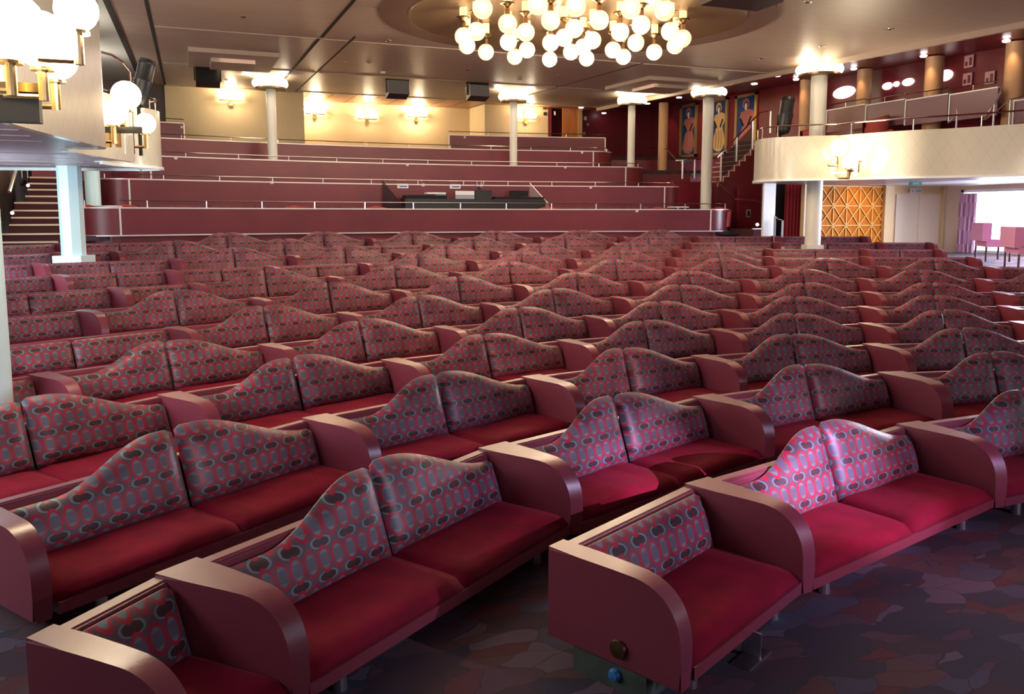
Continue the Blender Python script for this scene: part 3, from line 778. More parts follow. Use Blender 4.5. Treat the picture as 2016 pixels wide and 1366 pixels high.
STEM = bpy.data.meshes.new('stem'); bmesh.ops.recalc_face_normals(bmG, faces=bmG.faces[:]); bmG.to_mesh(STEM); bmG.free(); STEM.materials.append(M['dark_brass'])
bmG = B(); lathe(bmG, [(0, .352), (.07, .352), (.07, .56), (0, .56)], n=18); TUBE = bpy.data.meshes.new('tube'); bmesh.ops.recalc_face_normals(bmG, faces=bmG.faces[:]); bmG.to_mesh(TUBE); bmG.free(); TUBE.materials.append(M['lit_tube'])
for i, (x, y) in enumerate(GL):
    p = at_z(700 + x/2.4, y/2.4, 5.43)
    o = meshobj('globe', GLOBE, ch); o.location = p; q_ = meshobj('bulb', GLOBE2, o); q_.location = (0, 0, .01)
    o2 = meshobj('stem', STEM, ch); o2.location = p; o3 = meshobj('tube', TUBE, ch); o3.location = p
for k, (dx, dy) in enumerate(((0, 0), (1.7, .4), (-1.7, .3), (.3, 1.8), (.2, -1.8))):
    point('chandelier_bulbs', (DC[0]+dx, DC[1]+dy, 5.12), 120, WARM, .25)

# ceiling fittings
def ceil_pt(x, y):
    r = ray(x, y); k = (Z0 + SL*CAM.y - CAM.z)/(r.z - SL*r.y); return CAM + r*k
def hatch(x0, y0, x1, y1, lab):
    a, b_ = ceil_pt(x0, y0), ceil_pt(x1, y1)
    c = (a + b_)/2; return c
for A_, B_, C_, lab in (((370, 92), (549, 107), (400, 128), 'square raised ceiling vent at upper left, before the cream wall'), ((1278, 149), (1408, 160), (1213, 172), 'square raised ceiling vent at right, near the slim column lamp')):
    a, b_, c_ = ceil_pt(*A_), ceil_pt(*B_), ceil_pt(*C_)
    cx_, cw, sx, sw = (a.x + b_.x)/2, (a.y + c_.y)/2, (b_.x - a.x)/2, (c_.y - a.y)/2
    t = thing('ceiling_vent', lab, 'ceiling vent', (cx_, cw, cz(cw)))
    for nm, k, z0_, z1_ in (('frame', 1, -.10, 0), ('diffuser', .5, -.20, -.10)):
        bm = B(); box(bm, -sx*k, sx*k, -sw*k, sw*k, z0_, z1_)
        for v in bm.verts: v.co.z += SL*v.co.y
        link(nm, bm, 'ceiling_trim', t)
for x, y, lab in ((409, 152, 'black ceiling speaker farthest left, above the cream wall'), (782, 176, 'black ceiling speaker above the lit wall sconces'), (940, 181, 'black ceiling speaker left of the middle back column'), (1246, 187, 'grey ceiling speaker over the right slim column lamp')):
    p = at_w(x, y, 27.4 if x < 1200 else 29.2); t = thing('ceiling_speaker', lab, 'speaker', p, group='ceiling speakers')
    bm = B(); box(bm, -.30, .30, -.2, .2, -.21, .19, Matrix.Rotation(-.25, 3, 'X')); bbox_bev(bm, .02); link('cabinet', bm, 'black_plastic', t)
    bm = B(); box(bm, -.34, -.31, -.04, .04, -.1, .27); box(bm, .31, .34, -.04, .04, -.1, .27); box(bm, -.34, .34, -.06, .06, .25, .28); link('bracket', bm, 'dark_groove', t)
p = at_z(1460, 0, 5.2); t = thing('projector', 'dark blue-black box hanging at top edge, right of the dome', 'projector', p)
bm = B(); box(bm, -.5, .5, -.3, .3, -.05, .35); bbox_bev(bm, .03); link('body', bm, 'black_plastic', t); bm = B(); box(bm, -.06, .06, -.06, .06, .34, .6); link('mount', bm, 'dark_groove', t)
SP = [(480, 33), (455, 123), (726, 123), (921, 137), (1100, 148), (1498, 114), (1752, 56), (445, 157), (1618, 90), (1590, 4), (676, 120), (765, 80)]
for i, (x, y) in enumerate(SP):
    p = ceil_pt(x, y); t = thing('ceiling_downlight', 'small chrome ceiling downlight, %s' % ['top left of photo', 'inside the left vent', 'left of the smoke detector', 'below the left globes', 'below the middle globes', 'right of the dome', 'far upper right ceiling', 'beside the farthest left speaker', 'near the right column lamp', 'top right ceiling', 'between groove and detector', 'beside the dome rim'][i], 'downlight', p, group='ceiling downlights')
    bm = B(); lathe(bm, [(0, -.025), (.035, -.025), (.05, -.012), (.075, -.008), (.075, .0), (0, .0)], n=14); link('ring', bm, 'chrome', t)
for i, (x, y) in enumerate(((754, 141), (1023, 158))):
    p = ceil_pt(x, y); t = thing('smoke_detector', ['white round smoke detector left of the hanging speakers', 'white round smoke detector above the middle back column'][i], 'smoke detector', p)
    bm = B(); lathe(bm, [(0, -.05), (.05, -.05), (.075, -.02), (.075, 0), (0, 0)], n=16); link('body', bm, 'white_paint', t)
for i, (x, y) in enumerate(((720, 20), (1470, 75))):
    p = ceil_pt(x, y); bm = B(); lathe(bm, [(0, -.012), (.26, -.012), (.28, 0), (0, 0)], n=28, cen=p); tag(link('speaker_grille', bm, 'ceiling_panel'), ['round flush ceiling grille left of the dome', 'round flush ceiling grille right of the dome'][i], 'grille')

# ------------------------------------------------------------------ walls
bm = B(); box(bm, -2.5, 4.5, 35.2, 35.4, 3.7, 6.6); struct('wall_back', bm, 'cream_wall')
bm = B(); box(bm, -6.72, -2.38, 32.75, 32.95, 3.7, 6.4); box(bm, -2.5, -2.38, 32.96, 35.2, 3.7, 6.6); struct('wall_back', bm, 'cream_wall')
bm = B(); box(bm, 4.35, 6.95, 33.4, 33.6, 3.7, 6.5); box(bm, 4.35, 4.5, 33.6, 35.2, 3.7, 6.5); struct('wall_back', bm, 'cream_wall')
bm = B(); box(bm, 6.95, 13.1, 34.6, 34.8, 3.0, 6.9); box(bm, 6.95, 7.1, 33.4, 34.7, 3.0, 6.9); struct('wall_back', bm, 'red_wall')
bm = B(); box(bm, -10.6, -6.72, 32.9, 33.1, 1.0, 6.6); struct('wall_back', bm, 'brown_panel')
bm = B(); ceil_quad(bm, -6.7, 8.7, 32.6, 35.4, .0, .08); struct('ceiling', bm, 'soffit_wood')
for k in range(14):
    x = -6.2 + k*.8; bm = B(); ceil_quad(bm, x, x + .02, 32.62, 35.2, -.004, .01); struct('trim_%d' % gi, bm, 'dark_groove'); gi += 1
bm = B(); box(bm, -10.7, -10.5, -6, 34, 0, 7); struct('wall_left', bm, 'brown_panel')
bm = B(); box(bm, 12.2, 12.4, 23.4, 35, 1, 7); box(bm, 12.2, 12.4, -6, 23.4, 3.2, 7); struct('wall_right', bm, 'red_wall')
bm = B(); box(bm, -12, 17, -6.2, -6, 0, 7); struct('wall_stage', bm, 'stage_wall')
# right lounge below the balcony: outer side wall with window
bm = B(); box(bm, 16, 16.15, -6, 12.6, 0, 3.3); box(bm, 16, 16.15, 22.4, 23.4, 0, 3.3); box(bm, 16, 16.15, 12.6, 22.4, 2.9, 3.3); box(bm, 16, 16.15, 12.6, 22.4, 0, 1.0); struct('wall_right', bm, 'door_beige')
wi = 1
fr = B(); 
for w in (12.6, 15.8, 19.1, 22.3): box(fr, 15.96, 16.12, w, w + .1, 1.0, 2.9)
box(fr, 15.96, 16.12, 12.6, 22.4, 1.0, 1.08); box(fr, 15.96, 16.12, 12.6, 22.4, 2.82, 2.9); struct('window_1', fr, 'white_paint')
bm = B(); box(bm, 16.04, 16.06, 12.65, 22.35, 1.08, 2.82); o = struct('window_1', bm, 'clear_glass')
# transverse wall w = 23.1 with lattice, pilasters, sliding doors
Wt = 23.1
def wx(x): return at_w(x, 420, Wt).x
def wzz(x, y): return at_w(x, y, Wt).z
bm = B(); box(bm, wx(1583), wx(1616), Wt, Wt + .15, .9, 3.05); box(bm, wx(1616), wx(1743), Wt+.08, Wt + .2, .6, 3.05); box(bm, wx(1743), 15.95, Wt, Wt + .15, .6, 3.3); struct('wall_lounge', bm, 'pilaster')
t = thing('lattice_panel', 'honey wood panel with golden diamond lattice behind the white column', 'lattice panel', (wx(1612), Wt, 0))
LW = wx(1734) - wx(1606); z_lo, z_hi = .9, wzz(1680, 367)
bm = B(); box(bm, -.1, LW, -.02, .05, z_lo, z_hi); link('panel', bm, 'honey_wood', t)
bm = B()
cw = LW/5.0; chh = (z_hi - .0 - z_lo)/3.6
rows_z = [z_hi - chh*k for k in range(5)]
def strip(bm, a, b_, w=.022, d=.02):
    a, b_ = Vector(a), Vector(b_); dv = (b_ - a); L = dv.length; ang = math.atan2(dv.y, dv.x)
    vsn = box(bm, 0, L, -.05 - d*.3, -.02, -w/2, w/2)
    c, s_ = math.cos(ang), math.sin(ang)
    for v in vsn: x, z = v.co.x, v.co.z; v.co.x = a.x + x*c - z*s_; v.co.z = a.y + x*s_ + z*c
for k in range(6): strip(bm, (k*cw, z_lo), (k*cw, z_hi)) if k else None
for r in range(5):
    if rows_z[r] > z_lo: strip(bm, (-.1, rows_z[r]), (LW, rows_z[r]))
for r in range(4):
    for k in range(5):
        zt_, zb_ = rows_z[r], rows_z[r] - chh
        if zb_ < z_lo - .4: continue
        strip(bm, (k*cw, zb_ if zb_ > z_lo else z_lo), ((k+1)*cw, zt_), .02); strip(bm, (k*cw, zt_), ((k+1)*cw, zb_ if zb_ > z_lo else z_lo), .02)
link('lattice', bm, 'lattice_strip', t)
spot('lattice_downlight', (wx(1680), Wt - 1.0, 2.98), (wx(1680), Wt, 1.8), 40, (1, .62, .25), 110)
for x0, x1, lab in ((1735, 1752, 'tan pilaster between the lattice panel and the sliding door'), (1852, 1873, 'pale pilaster between the sliding door and the bright window')):
    bm = B(); box(bm, wx(x0), min(wx(x1), 15.9), Wt-.14, Wt-.002, .7, 3.05); tag(link('pilaster', bm, 'pilaster'), lab, 'pilaster')
bm = B(); box(bm, wx(1762), wx(1852), Wt-.03, Wt, .7, wzz(1800, 383)); struct('door_1', bm, 'door_beige')
bm = B(); box(bm, wx(1806), wx(1808), Wt-.036, Wt-.029, .7, wzz(1800, 383)); struct('trim_%d' % gi, bm, 'pilaster'); gi += 1
bm = B(); box(bm, wx(1756), wx(1852), Wt-.06, Wt, wzz(1800, 383), wzz(1800, 379)); struct('trim_%d' % gi, bm, 'pilaster'); gi += 1
# EXIT sign hanging under the balcony and arrow sign on header
def text(parent, s, size, loc, rz, m, ext=.004):
    cu = bpy.data.curves.new('lettering', 'FONT'); cu.body = s; cu.size = size; cu.extrude = ext; cu.align_x = 'CENTER'; cu.align_y = 'CENTER'
    o = bpy.data.objects.new('lettering', cu); C.objects.link(o); dg = bpy.context.evaluated_depsgraph_get(); me = bpy.data.meshes.new_from_object(o.evaluated_get(dg)); bpy.data.objects.remove(o)
    me.materials.clear(); me.materials.append(M[m]); q = meshobj('lettering', me, parent); q.location = loc; q.rotation_euler = (PI/2, 0, rz); return q
p = at_w(1802, 361, 19.5); t = thing('exit_sign', 'green EXIT sign hanging under the right balcony', 'sign', p, -.25)
bm = B(); box(bm, -.16, .16, -.02, .02, -.05, .05); link('plate', bm, 'green_sign', t); bm = B(); tube(bm, [(-.1, 0, .05), (-.1, 0, .18)], .006, 5); tube(bm, [(.1, 0, .05), (.1, 0, .18)], .006, 5); link('hanger', bm, 'chrome', t)
text(t, 'EXIT', .085, (0, -.022, 0), 0, 'sign_white')
p = at_w(1803, 376, Wt - .05); t = thing('direction_sign', 'white exit direction sign above the beige sliding door', 'sign', p)
bm = B(); box(bm, -.24, .24, -.01, .01, -.07, .07); link('plate', bm, 'sign_white', t)
bm = B(); box(bm, -.20, -.08, -.016, -.009, -.012, .012); box(bm, -.152, -.128, -.016, -.009, -.05, .05); box(bm, -.03, .01, -.016, -.009, -.05, .05); box(bm, .04, .21, -.016, -.009, -.045, .045); link('pictogram', bm, 'grey_plastic', t)
# window curtain + pink lounge chairs
def curtain(name, p0, p1, z0, z1, m, lab, waves=6, amp=.05):
    bm = B(); n = waves*8; d = Vector(p1) - Vector(p0); nrm = Vector((-d.y, d.x, 0)).normalized(); A = []; Bb = []
    for i in range(n+1):
        q = Vector(p0) + d*(i/n) + nrm*amp*math.sin(i/8*2*PI)
        A.append(bm.verts.new((q.x, q.y, z0))); Bb.append(bm.verts.new((q.x, q.y, z1)))
    for i in range(n): bm.faces.new((A[i], A[i+1], Bb[i+1], Bb[i]))
    r_ = bmesh.ops.extrude_face_region(bm, geom=bm.faces[:]); bmesh.ops.translate(bm, vec=nrm*.012, verts=[v for v in r_['geom'] if isinstance(v, bmesh.types.BMVert)])
    return tag(link(name, bm, m, None, True), lab, 'curtain')
a = at_x(1872, 400, 15.8); b_ = at_x(1884, 400, 15.8)
curtain('window_curtain', (15.85, 22.35, 0), (15.85, 21.75, 0), 1.0, 2.78, 'plaid', 'purple checked curtain at left side of bright window', 4)
curtain('window_curtain', (15.85, 19.4, 0), (15.85, 18.9, 0), 1.0, 2.78, 'plaid', 'purple checked curtain at the right edge of the photo', 4)
def lounge_chair(x, y, d_w, lab, rz):
    p = at_w(x, y, d_w); t = thing('lounge_chair', lab, 'chair', (p.x, p.y, p.z - .55), rz)
    bm = B(); box(bm, -.6, .6, -.36, .3, .36, .55); bbox_bev(bm, .04, 3); link('seat', bm, 'chair_pink', t, True)
    bm = B(); box(bm, -.6, .6, .20, .40, .5, .95); bbox_bev(bm, .05, 3); link('backrest', bm, 'chair_pink', t, True)
    for sx in (-.54, .54):
        for sy_ in (-.24, .28):
            bm = B(); tube(bm, [(sx, sy_, 0), (sx, sy_, .42)], .025, 6); link('leg', bm, 'chair_dark_wood', t)
lounge_chair(1957, 470, 18.6, 'pink lounge chair with dark legs before the bright window, left one', .9)
lounge_chair(2022, 482, 16.6, 'pink lounge chair with dark legs cut by the right photo edge', .9)
# lounge floor on the right, level
bm = B(); prism(bm, [(11.5, 8), (17, 8), (17, 24), (11.5, 24)], .55, .62); o = struct('floor', bm, 'carpet')
# doorway with black recess, red curtain, white door jamb
xa, xb = at_w(1500, 420, 23.4).x, at_w(1585, 420, 23.4).x
bm = B(); box(bm, xa + .42, xb, 23.9, 24.0, .9, 3.3); struct('door_2', bm, 'dark_door')
p = at_w(1545, 420, 23.6); q = at_w(1578, 420, 23.6)
curtain('red_curtain', (at_w(1545, 420, 23.6).x, 23.6, 0), (at_w(1578, 420, 23.6).x, 23.6, 0), .95, at_w(1560, 362, 23.6).z, 'red_curtain', 'red curtain hanging in the dark doorway left of the white column', 5, .04)
bm = B(); xj0, xj1 = at_w(1503, 420, 22.9).x, at_w(1526, 420, 22.9).x; box(bm, xj0, xj1, 22.9, 22.97, .9, 3.02); tag(link('door_pillar', bm, 'white_paint'), 'bright white door pillar below the end of the right balcony', 'pillar')
t = thing('handrail', 'short metal rail in front of the dark doorway', 'railing')
bm = B(); pts = [at_w(1524, 424, 22.7), at_w(1534, 432, 22.5), at_w(1541, 434, 22.5)]; tube(bm, pts, .02, 6); link('top_rail', bm, 'chrome', t)
for x, y in ((1526, 426), (1541, 434)):
    p = at_w(x, y, 22.6); bm = B(); tube(bm, [p, (p.x, p.y, .95)], .03, 6); link('post', bm, 'silver', t)

# ------------------------------------------------------------------ balconies
def smooth_path(pts, k=6):
    out = []; n = len(pts)
    for i in range(n-1):
        p0, p1, p2, p3 = [Vector(pts[max(0, min(n-1, j))]) for j in (i-1, i, i+1, i+2)]
        for s_ in range(k):
            t_ = s_/k; out.append(tuple(.5*((2*p1) + (p2-p0)*t_ + (2*p0-5*p1+4*p2-p3)*t_*t_ + (3*p1-p0-3*p2+p3)*t_**3)))
    out.append(tuple(pts[-1])); return out
ZBAL, ZBT = 2.98, 4.03
mat('white_edge', (.85, .9, .9), .3)
t = thing('balcony', 'right cream-fronted balcony curving over the side lounge', 'balcony')
# bay: path from back (under stairs) around the rounded end to the re-entrant corner, then long fascia
bay = smooth_path([(7.62, 21.6), (7.33, 21.0), (7.36, 20.55), (7.75, 20.05), (8.25, 19.64), (8.42, 19.52)], 6)
lng = smooth_path([(8.42, 19.66), (8.75, 18.95), (9.3, 18.1), (9.95, 17.45), (10.8, 16.0), (11.4, 14.0), (11.8, 11.0)], 8)
bm = B(); ribbon(bm, bay, .10, ZBAL, ZBT, uv=True); link('bay_front', bm, 'fascia', t, True)
bm = B(); ribbon(bm, lng, .10, ZBAL, ZBT, uv=True, z1f=lambda s_: ZBT + .035*min(s_, 6)/3); link('long_front', bm, 'fascia', t, True)
deckp = offset(bay, .04)[:-2] + offset(lng, .04)[2:] + [(12.15, 11.0), (12.15, 21.6)]
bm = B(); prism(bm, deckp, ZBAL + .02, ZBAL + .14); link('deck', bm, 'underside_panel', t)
bm = B(); ribbon(bm, offset(bay, -.03), .05, ZBAL - .02, ZBAL + .03); ribbon(bm, offset(lng, -.03), .05, ZBAL - .02, ZBAL + .03); link('bottom_edge', bm, 'white_edge', t)
rl = offset(bay, .05); rl2 = offset(lng, .05)
bm = B(); tube(bm, [(p[0], p[1], ZBT + .27) for p in rl] + [(p[0], p[1], ZBT + .27 + .02*i/10) for i, p in enumerate(rl2)], .02, 6); link('handrail', bm, 'chrome', t, True)
for path, zt_ in ((rl, ZBT), (rl2, ZBT)):
    Lp = plen(path); n_ = max(2, int(Lp/(.45 if path is rl else 1.3)))
    for k in range(n_):
        q = along(path, Lp*(k+.3)/n_); bm = B(); tube(bm, [(q[0], q[1], zt_), (q[0], q[1], zt_ + .27)], .014, 6); link('post', bm, 'chrome', t)
# slab soffit of side lounge
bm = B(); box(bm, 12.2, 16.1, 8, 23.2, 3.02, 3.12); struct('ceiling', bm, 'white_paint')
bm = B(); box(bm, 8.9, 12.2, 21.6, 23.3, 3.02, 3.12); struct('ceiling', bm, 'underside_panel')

t = thing('balcony', 'left cream-fronted balcony with globe lamps, nearest the camera', 'balcony')
s1 = smooth_path([(-8.1, 4.0), (-7.95, 8.5), (-7.72, 11.6), (-7.66, 12.8), (-7.45, 14.0), (-7.20, 15.1), (-7.10, 15.55)], 6)
e1 = smooth_path([(-7.10, 15.55), (-7.16, 15.85), (-7.45, 16.0), (-7.62, 16.0)], 4)
s2 = smooth_path([(-7.62, 16.3), (-7.42, 17.1), (-7.1, 18.1), (-6.93, 18.6)], 5)
s3 = smooth_path([(-7.45, 18.75), (-7.25, 19.35), (-6.85, 19.75), (-6.62, 20.1), (-6.60, 20.5), (-6.95, 20.9)], 6)
bm = B(); ribbon(bm, [(p[0], p[1]) for p in s1] + e1[1:], .10, ZBAL, 4.85, uv=True); link('near_front', bm, 'fascia', t, True)
bm = B(); ribbon(bm, s2, .10, ZBAL, 3.95, uv=True); link('middle_front', bm, 'fascia', t, True)
bm = B(); ribbon(bm, s3, .10, ZBAL, 4.0, uv=True); link('bay_front', bm, 'fascia', t, True)
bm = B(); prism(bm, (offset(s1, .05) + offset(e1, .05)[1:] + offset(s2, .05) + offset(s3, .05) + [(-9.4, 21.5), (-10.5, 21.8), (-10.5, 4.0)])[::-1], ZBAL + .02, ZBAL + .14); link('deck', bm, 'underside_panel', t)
bm = B(); ribbon(bm, offset([s3[-1], (-9.4, 21.5), (-10.5, 21.8)], 0), .06, ZBAL - .03, ZBAL + .16); ribbon(bm, offset(s3, -.03), .05, ZBAL - .03, ZBAL + .02); link('bottom_edge', bm, 'white_edge', t)
bm = B(); tube(bm, [(p[0]-.05, p[1], 4.2) for p in s3] , .02, 6); link('handrail', bm, 'chrome', t)
for i in (0, 8, 16, 24, 29): q = s3[i]; bm = B(); tube(bm, [(q[0]-.05, q[1], 4.0), (q[0]-.05, q[1], 4.2)], .014, 6); link('post', bm, 'chrome', t)
for w in (12.9, 13.6, 14.3, 15.0, 17.2, 18.2, 19.2, 20.2):
    bm = B(); box(bm, -10.4, -7.75, w, w + .012, ZBAL + .012, ZBAL + .022); link('deck_seam', bm, 'ceiling_trim', t)
# upper side of right balcony: back tiers with grey panels
for i, (x0, x1, y0a, y0b, yb) in enumerate(((1628, 1704, 215, 210, 240), (1705, 1781, 206, 199, 231), (1783, 1867, 197, 188, 224), (1870, 1965, 184, 177, 214))):
    w_ = 20.9 - i*.95
    X = 11.2
    a = at_x(x0, y0a, X); b_ = at_x(x1, y0b, X)
    t = thing('tier_parapet', ['lowest red', 'second plum', 'third plum', 'highest plum'][i] + ' stepped parapet panel on the right balcony', 'parapet', group='stepped balcony parapets')
    z1 = (a.z + b_.z)/2; z0_ = z1 - .62
    bm = B(); box(bm, X, X + .05, b_.y, a.y, z0_, z1); link('panel', bm, 'red_panel' if i == 0 else 'plum_panel', t)
    bm = B(); box(bm, X-.02, X + .06, b_.y, a.y, z1, z1 + .03); box(bm, X-.02, X+.06, a.y-.03, a.y, z0_, z1); link('trim', bm, 'white_edge', t)
    bm = B(); tube(bm, [(X, b_.y, z1 + .16), (X, a.y, z1 + .16)], .016, 6); tube(bm, [(X, (a.y+b_.y)/2, z1), (X, (a.y+b_.y)/2, z1 + .16)], .012, 6); link('handrail', bm, 'chrome', t)
t = thing('tier_parapet', 'dark parapet at the far right edge of the upper balcony', 'parapet'); a = at_x(1996, 200, 11.2)
bm = B(); box(bm, 11.2, 11.25, a.y - 2.5, a.y, a.z - .6, a.z); link('panel', bm, 'plum_panel', t); bm = B(); box(bm, 11.18, 11.26, a.y - 2.5, a.y, a.z, a.z + .03); box(bm, 11.18, 11.26, a.y-.03, a.y, a.z-.6, a.z); link('trim', bm, 'white_edge', t)
bm = B(); box(bm, 11.25, 12.2, 9, 21.6, 3.12, 3.9); struct('floor', bm, 'carpet')
# chrome aisle rails on the balcony
for pts, lab in (([(1866, 243), (1884, 228), (1884, 214)], 'short sloped chrome aisle rail on the right balcony, left of the pair'), ([(1937, 236), (1958, 205), (1974, 170)], 'steep chrome aisle rail on the right balcony'), ([(1940, 236), (1990, 196), (2016, 190)], 'long sloped chrome aisle rail near the right edge')):
    t = thing('aisle_rail', lab, 'railing'); bm = B(); q = [at_x(x, y, 10.9) for x, y in pts]; tube(bm, q, .02, 6); link('rail', bm, 'chrome', t)
    bm = B(); tube(bm, [q[1], (q[1].x, q[1].y, 3.12)], .02, 6); link('post', bm, 'silver', t)
# red chairs on balcony
for x, y, lab in ((1601, 247, 'red round-backed chair beside the balcony column'), (1694, 262, 'orange-red chair top showing over the balcony front'), (1732, 257, 'red chair top behind the balcony front, right of the orange-red one'), (1725, 228, 'red chair before the plum stepped parapet')):
    p = at_w(x, y, 20.95) if x == 1601 else at_x(x, y, 10.1 if y > 240 else 10.8); tub((p.x, p.y, p.z - .70), 1.2, lab)
p = at_x(2003, 234, 10.9); tub((p.x, p.y, p.z-.75), 1.2, 'red chair top at right edge above the blown-out balcony')

# upper right wall: tan columns, painted reflections, signs
for x, w_, lab, r in ((1304, 34.0, 'tan round column left of the pink-dress painting', .17), (1587, 0, 'tan round column behind the balcony column lamp', .2), (1700, 0, 'tan round column left of the three bright reflections', .2), (1836, 0, 'tan round column between red lit wall panels', .22), (1996, 0, 'tan round column at the far upper right', .24)):
    if x == 1304: p = at_w(1304, 338, 29.8); zb = p.z; ztop = cz(p.y) - .02
    else: p = at_x(x, 200, 11.75); zb = 3.9; ztop = cz(p.y) + .25
    bm = B(); lathe(bm, [(0, zb), (r, zb), (r, ztop), (0, ztop)], cen=(p.x, p.y, 0), n=24); tag(link('tan_column', bm, 'tan_column', None, True), lab, 'column')
    if x != 1304:
        bm = B(); lathe(bm, [(0, 0), (.07, 0), (.09, .03), (.05, .06), (0, .06)], n=14, cen=(p.x - .5, p.y - .1, cz(p.y) + .2)); tag(link('spot_fitting', bm, 'lamp_white'), 'small bright spotlight above the ' + lab[4:], 'spotlight')
        spot('column_spot', (p.x - .42, p.y - .12, cz(p.y) + .17), (p.x + .1, p.y, 4.4), 26, (1, .62, .32), 60, .8)
for x0, x1, y0, y1, lab in ((1640, 1684, 174, 190, 'bright white painted wall reflection right of the balcony column'), (1738, 1757, 164, 175, 'bright oval painted wall reflection, left of a small round one'), (1760, 1771, 161, 170, 'small round painted wall reflection between two oval ones'), (1777, 1800, 156, 167, 'bright oval painted wall reflection, right of a small round one'), (1847, 1876, 140, 157, 'bright white painted wall reflection right of the tan column')):
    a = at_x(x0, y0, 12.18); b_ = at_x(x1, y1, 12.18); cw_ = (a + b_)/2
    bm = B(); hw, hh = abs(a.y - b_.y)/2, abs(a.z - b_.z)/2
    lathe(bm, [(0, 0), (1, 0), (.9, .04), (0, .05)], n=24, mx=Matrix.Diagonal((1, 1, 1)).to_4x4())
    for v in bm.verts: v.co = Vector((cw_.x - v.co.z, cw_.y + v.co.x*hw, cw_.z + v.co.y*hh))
    tag(link('wall_reflection', bm, 'reflection_glow'), lab, 'painted reflection')  # glowing discs imitate blurred reflections in the glossy wall, not lamps
for x, y, lab in ((1908, 121, 'pale pictogram sign high on the upper right red wall'), (1905, 156, 'pale pictogram sign below another on the red wall'), (1949, 153, 'pale pictogram sign nearest the far right tan column')):
    p = at_x(x, y, 12.16); t = thing('pictogram_sign', lab, 'sign', p)
    bm = B(); box(bm, -.015, .015, -.13, .13, -.15, .15); link('plate', bm, 'pink_sign', t)
    bm = B(); box(bm, -.025, -.014, -.09, -.02, -.1, .09); box(bm, -.025, -.014, .03, .09, -.1, .0); link('pictogram', bm, 'red_wall', t)

# ------------------------------------------------------------------ columns with lamp rings
def column(x, y, zb, zt_, r, lab, plinth=None, lamps=True, m='column_paint', sides=20, globes=9, gr=.16, R_=None, es=None):
    t = thing('column', lab, 'column', (x, y, 0))
    bm = B(); lathe(bm, [(0, zb), (r, zb), (r, zt_), (0, zt_)], n=sides); link('shaft', bm, m, t, True)
    if plinth:
        pw = r*plinth[2]; bm = B(); box(bm, -pw, pw, -pw, pw, plinth[0], plinth[1]); bbox_bev(bm, .01); o = link('plinth', bm, m, t); o.rotation_euler.z = -YAW
    if lamps:
        l = thing('column_lamp_ring', 'globe ring lamp topping the ' + lab, 'lamp', (x, y, zt_ - .32), group='globe rings on columns')
        R_ = R_ or r + .26
        bm = B(); lathe(bm, [(r + .01, -.02), (R_ + .05, -.02), (R_ + .05, .03), (r + .01, .03), (r + .01, -.02)], n=24); link('ring_plate', bm, 'dark_brass', l)
        me = bpy.data.meshes.get('column_globe')
        if me is None:
            bm = B(); ball(bm, (0, 0, 0), .125, 14); me = bpy.data.meshes.new('column_globe'); bm.to_mesh(me); bm.free(); me.materials.append(M['globe_glow'])
            for p in me.polygons: p.use_smooth = True
        for k in range(globes):
            a = 2*PI*(k + .3)/globes; o = meshobj('globe', me, l); o.location = (R_*math.cos(a), R_*math.sin(a), .155)
        for a in (3.6, 5.2): point('column_bulb', (x + (R_+.35)*math.cos(a), y + (R_+.35)*math.sin(a), zt_ - .12), 14, (1, .84, .66), .12)
    return t
column(8.62, 20.45, .70, cz(20.45), .195, 'white column through the right balcony bay', (.75, 1.38, 1.08))
column(-8.12, 20.45, .70, 3.0, .205, 'pale blue octagonal column under the left balcony', (.75, 1.40, 1.25), False, 'side_column_paint', 8)
column(8.88, 25.55, 1.67, cz(25.55), .17, 'white column in front of the paintings', None)
column(-8.25, 25.6, 1.67, cz(25.6), .17, 'pale column behind the octagonal one at left', None, False, 'side_column_paint')
column(-3.76, 29.36, 3.72 - .7, cz(29.4), .14, 'slim white column left in front of the cream wall')
column(3.92, 29.34, 3.03, cz(29.4), .125, 'slim white column near the middle of the terraces')
column(7.88, 28.53, 3.03, cz(28.5), .125, 'slim white column at right end of the terraces')
p = at_w(-6, 600, 11.6); column(p.x - .14, 11.6, .1, 3.0, .21, 'pale blue column cut by the left photo edge', None, False, 'side_column_paint')

# ------------------------------------------------------------------ sconces on the cream wall
def sconce(x, y, w, lab, n=5, power=16, s=1.0):
    p = at_w(x, y, w - .02); t = thing('wall_sconce', lab, 'sconce', p, group='brass wall sconces')
    bm = B(); box(bm, -.06*s, .06*s, -.08, 0, -.22*s, .28*s); bbox_bev(bm, .015); link('back_plate', bm, 'brass', t)
    bm = B(); box(bm, -.36*s, .36*s, -.14, -.09, -.08*s, -.04*s); box(bm, -.02, .02, -.12, -.06, -.09*s, -.03*s); link('cross_bar', bm, 'brass', t)
    for k in range(n):
        a = (k - (n-1)/2)/max(1, (n-1)/2); bm = B(); ball(bm, (a*.34*s, -.14, .08*s + .16*s*(1 - abs(a))), .085*s, 12); link('globe', bm, 'globe_glow', t, True)
    if power: point('sconce_bulb', (p.x, p.y - .38, p.z + .2), power, (1, .80, .50), .16)
    return t
sconce(454, 195, 32.75, 'brass globe sconce on the left cream wall', 3, 80)
sconce(619, 222, 35.2, 'bright brass globe sconce, leftmost of three', 5, 170)
sconce(722, 232, 35.2, 'dimmer brass globe sconce, middle of three', 3, 60)
sconce(819, 228, 35.2, 'bright brass globe sconce, rightmost of three', 5, 170)
sconce(1034, 232, 33.4, 'brass globe sconce right of the middle slim column', 3, 80)
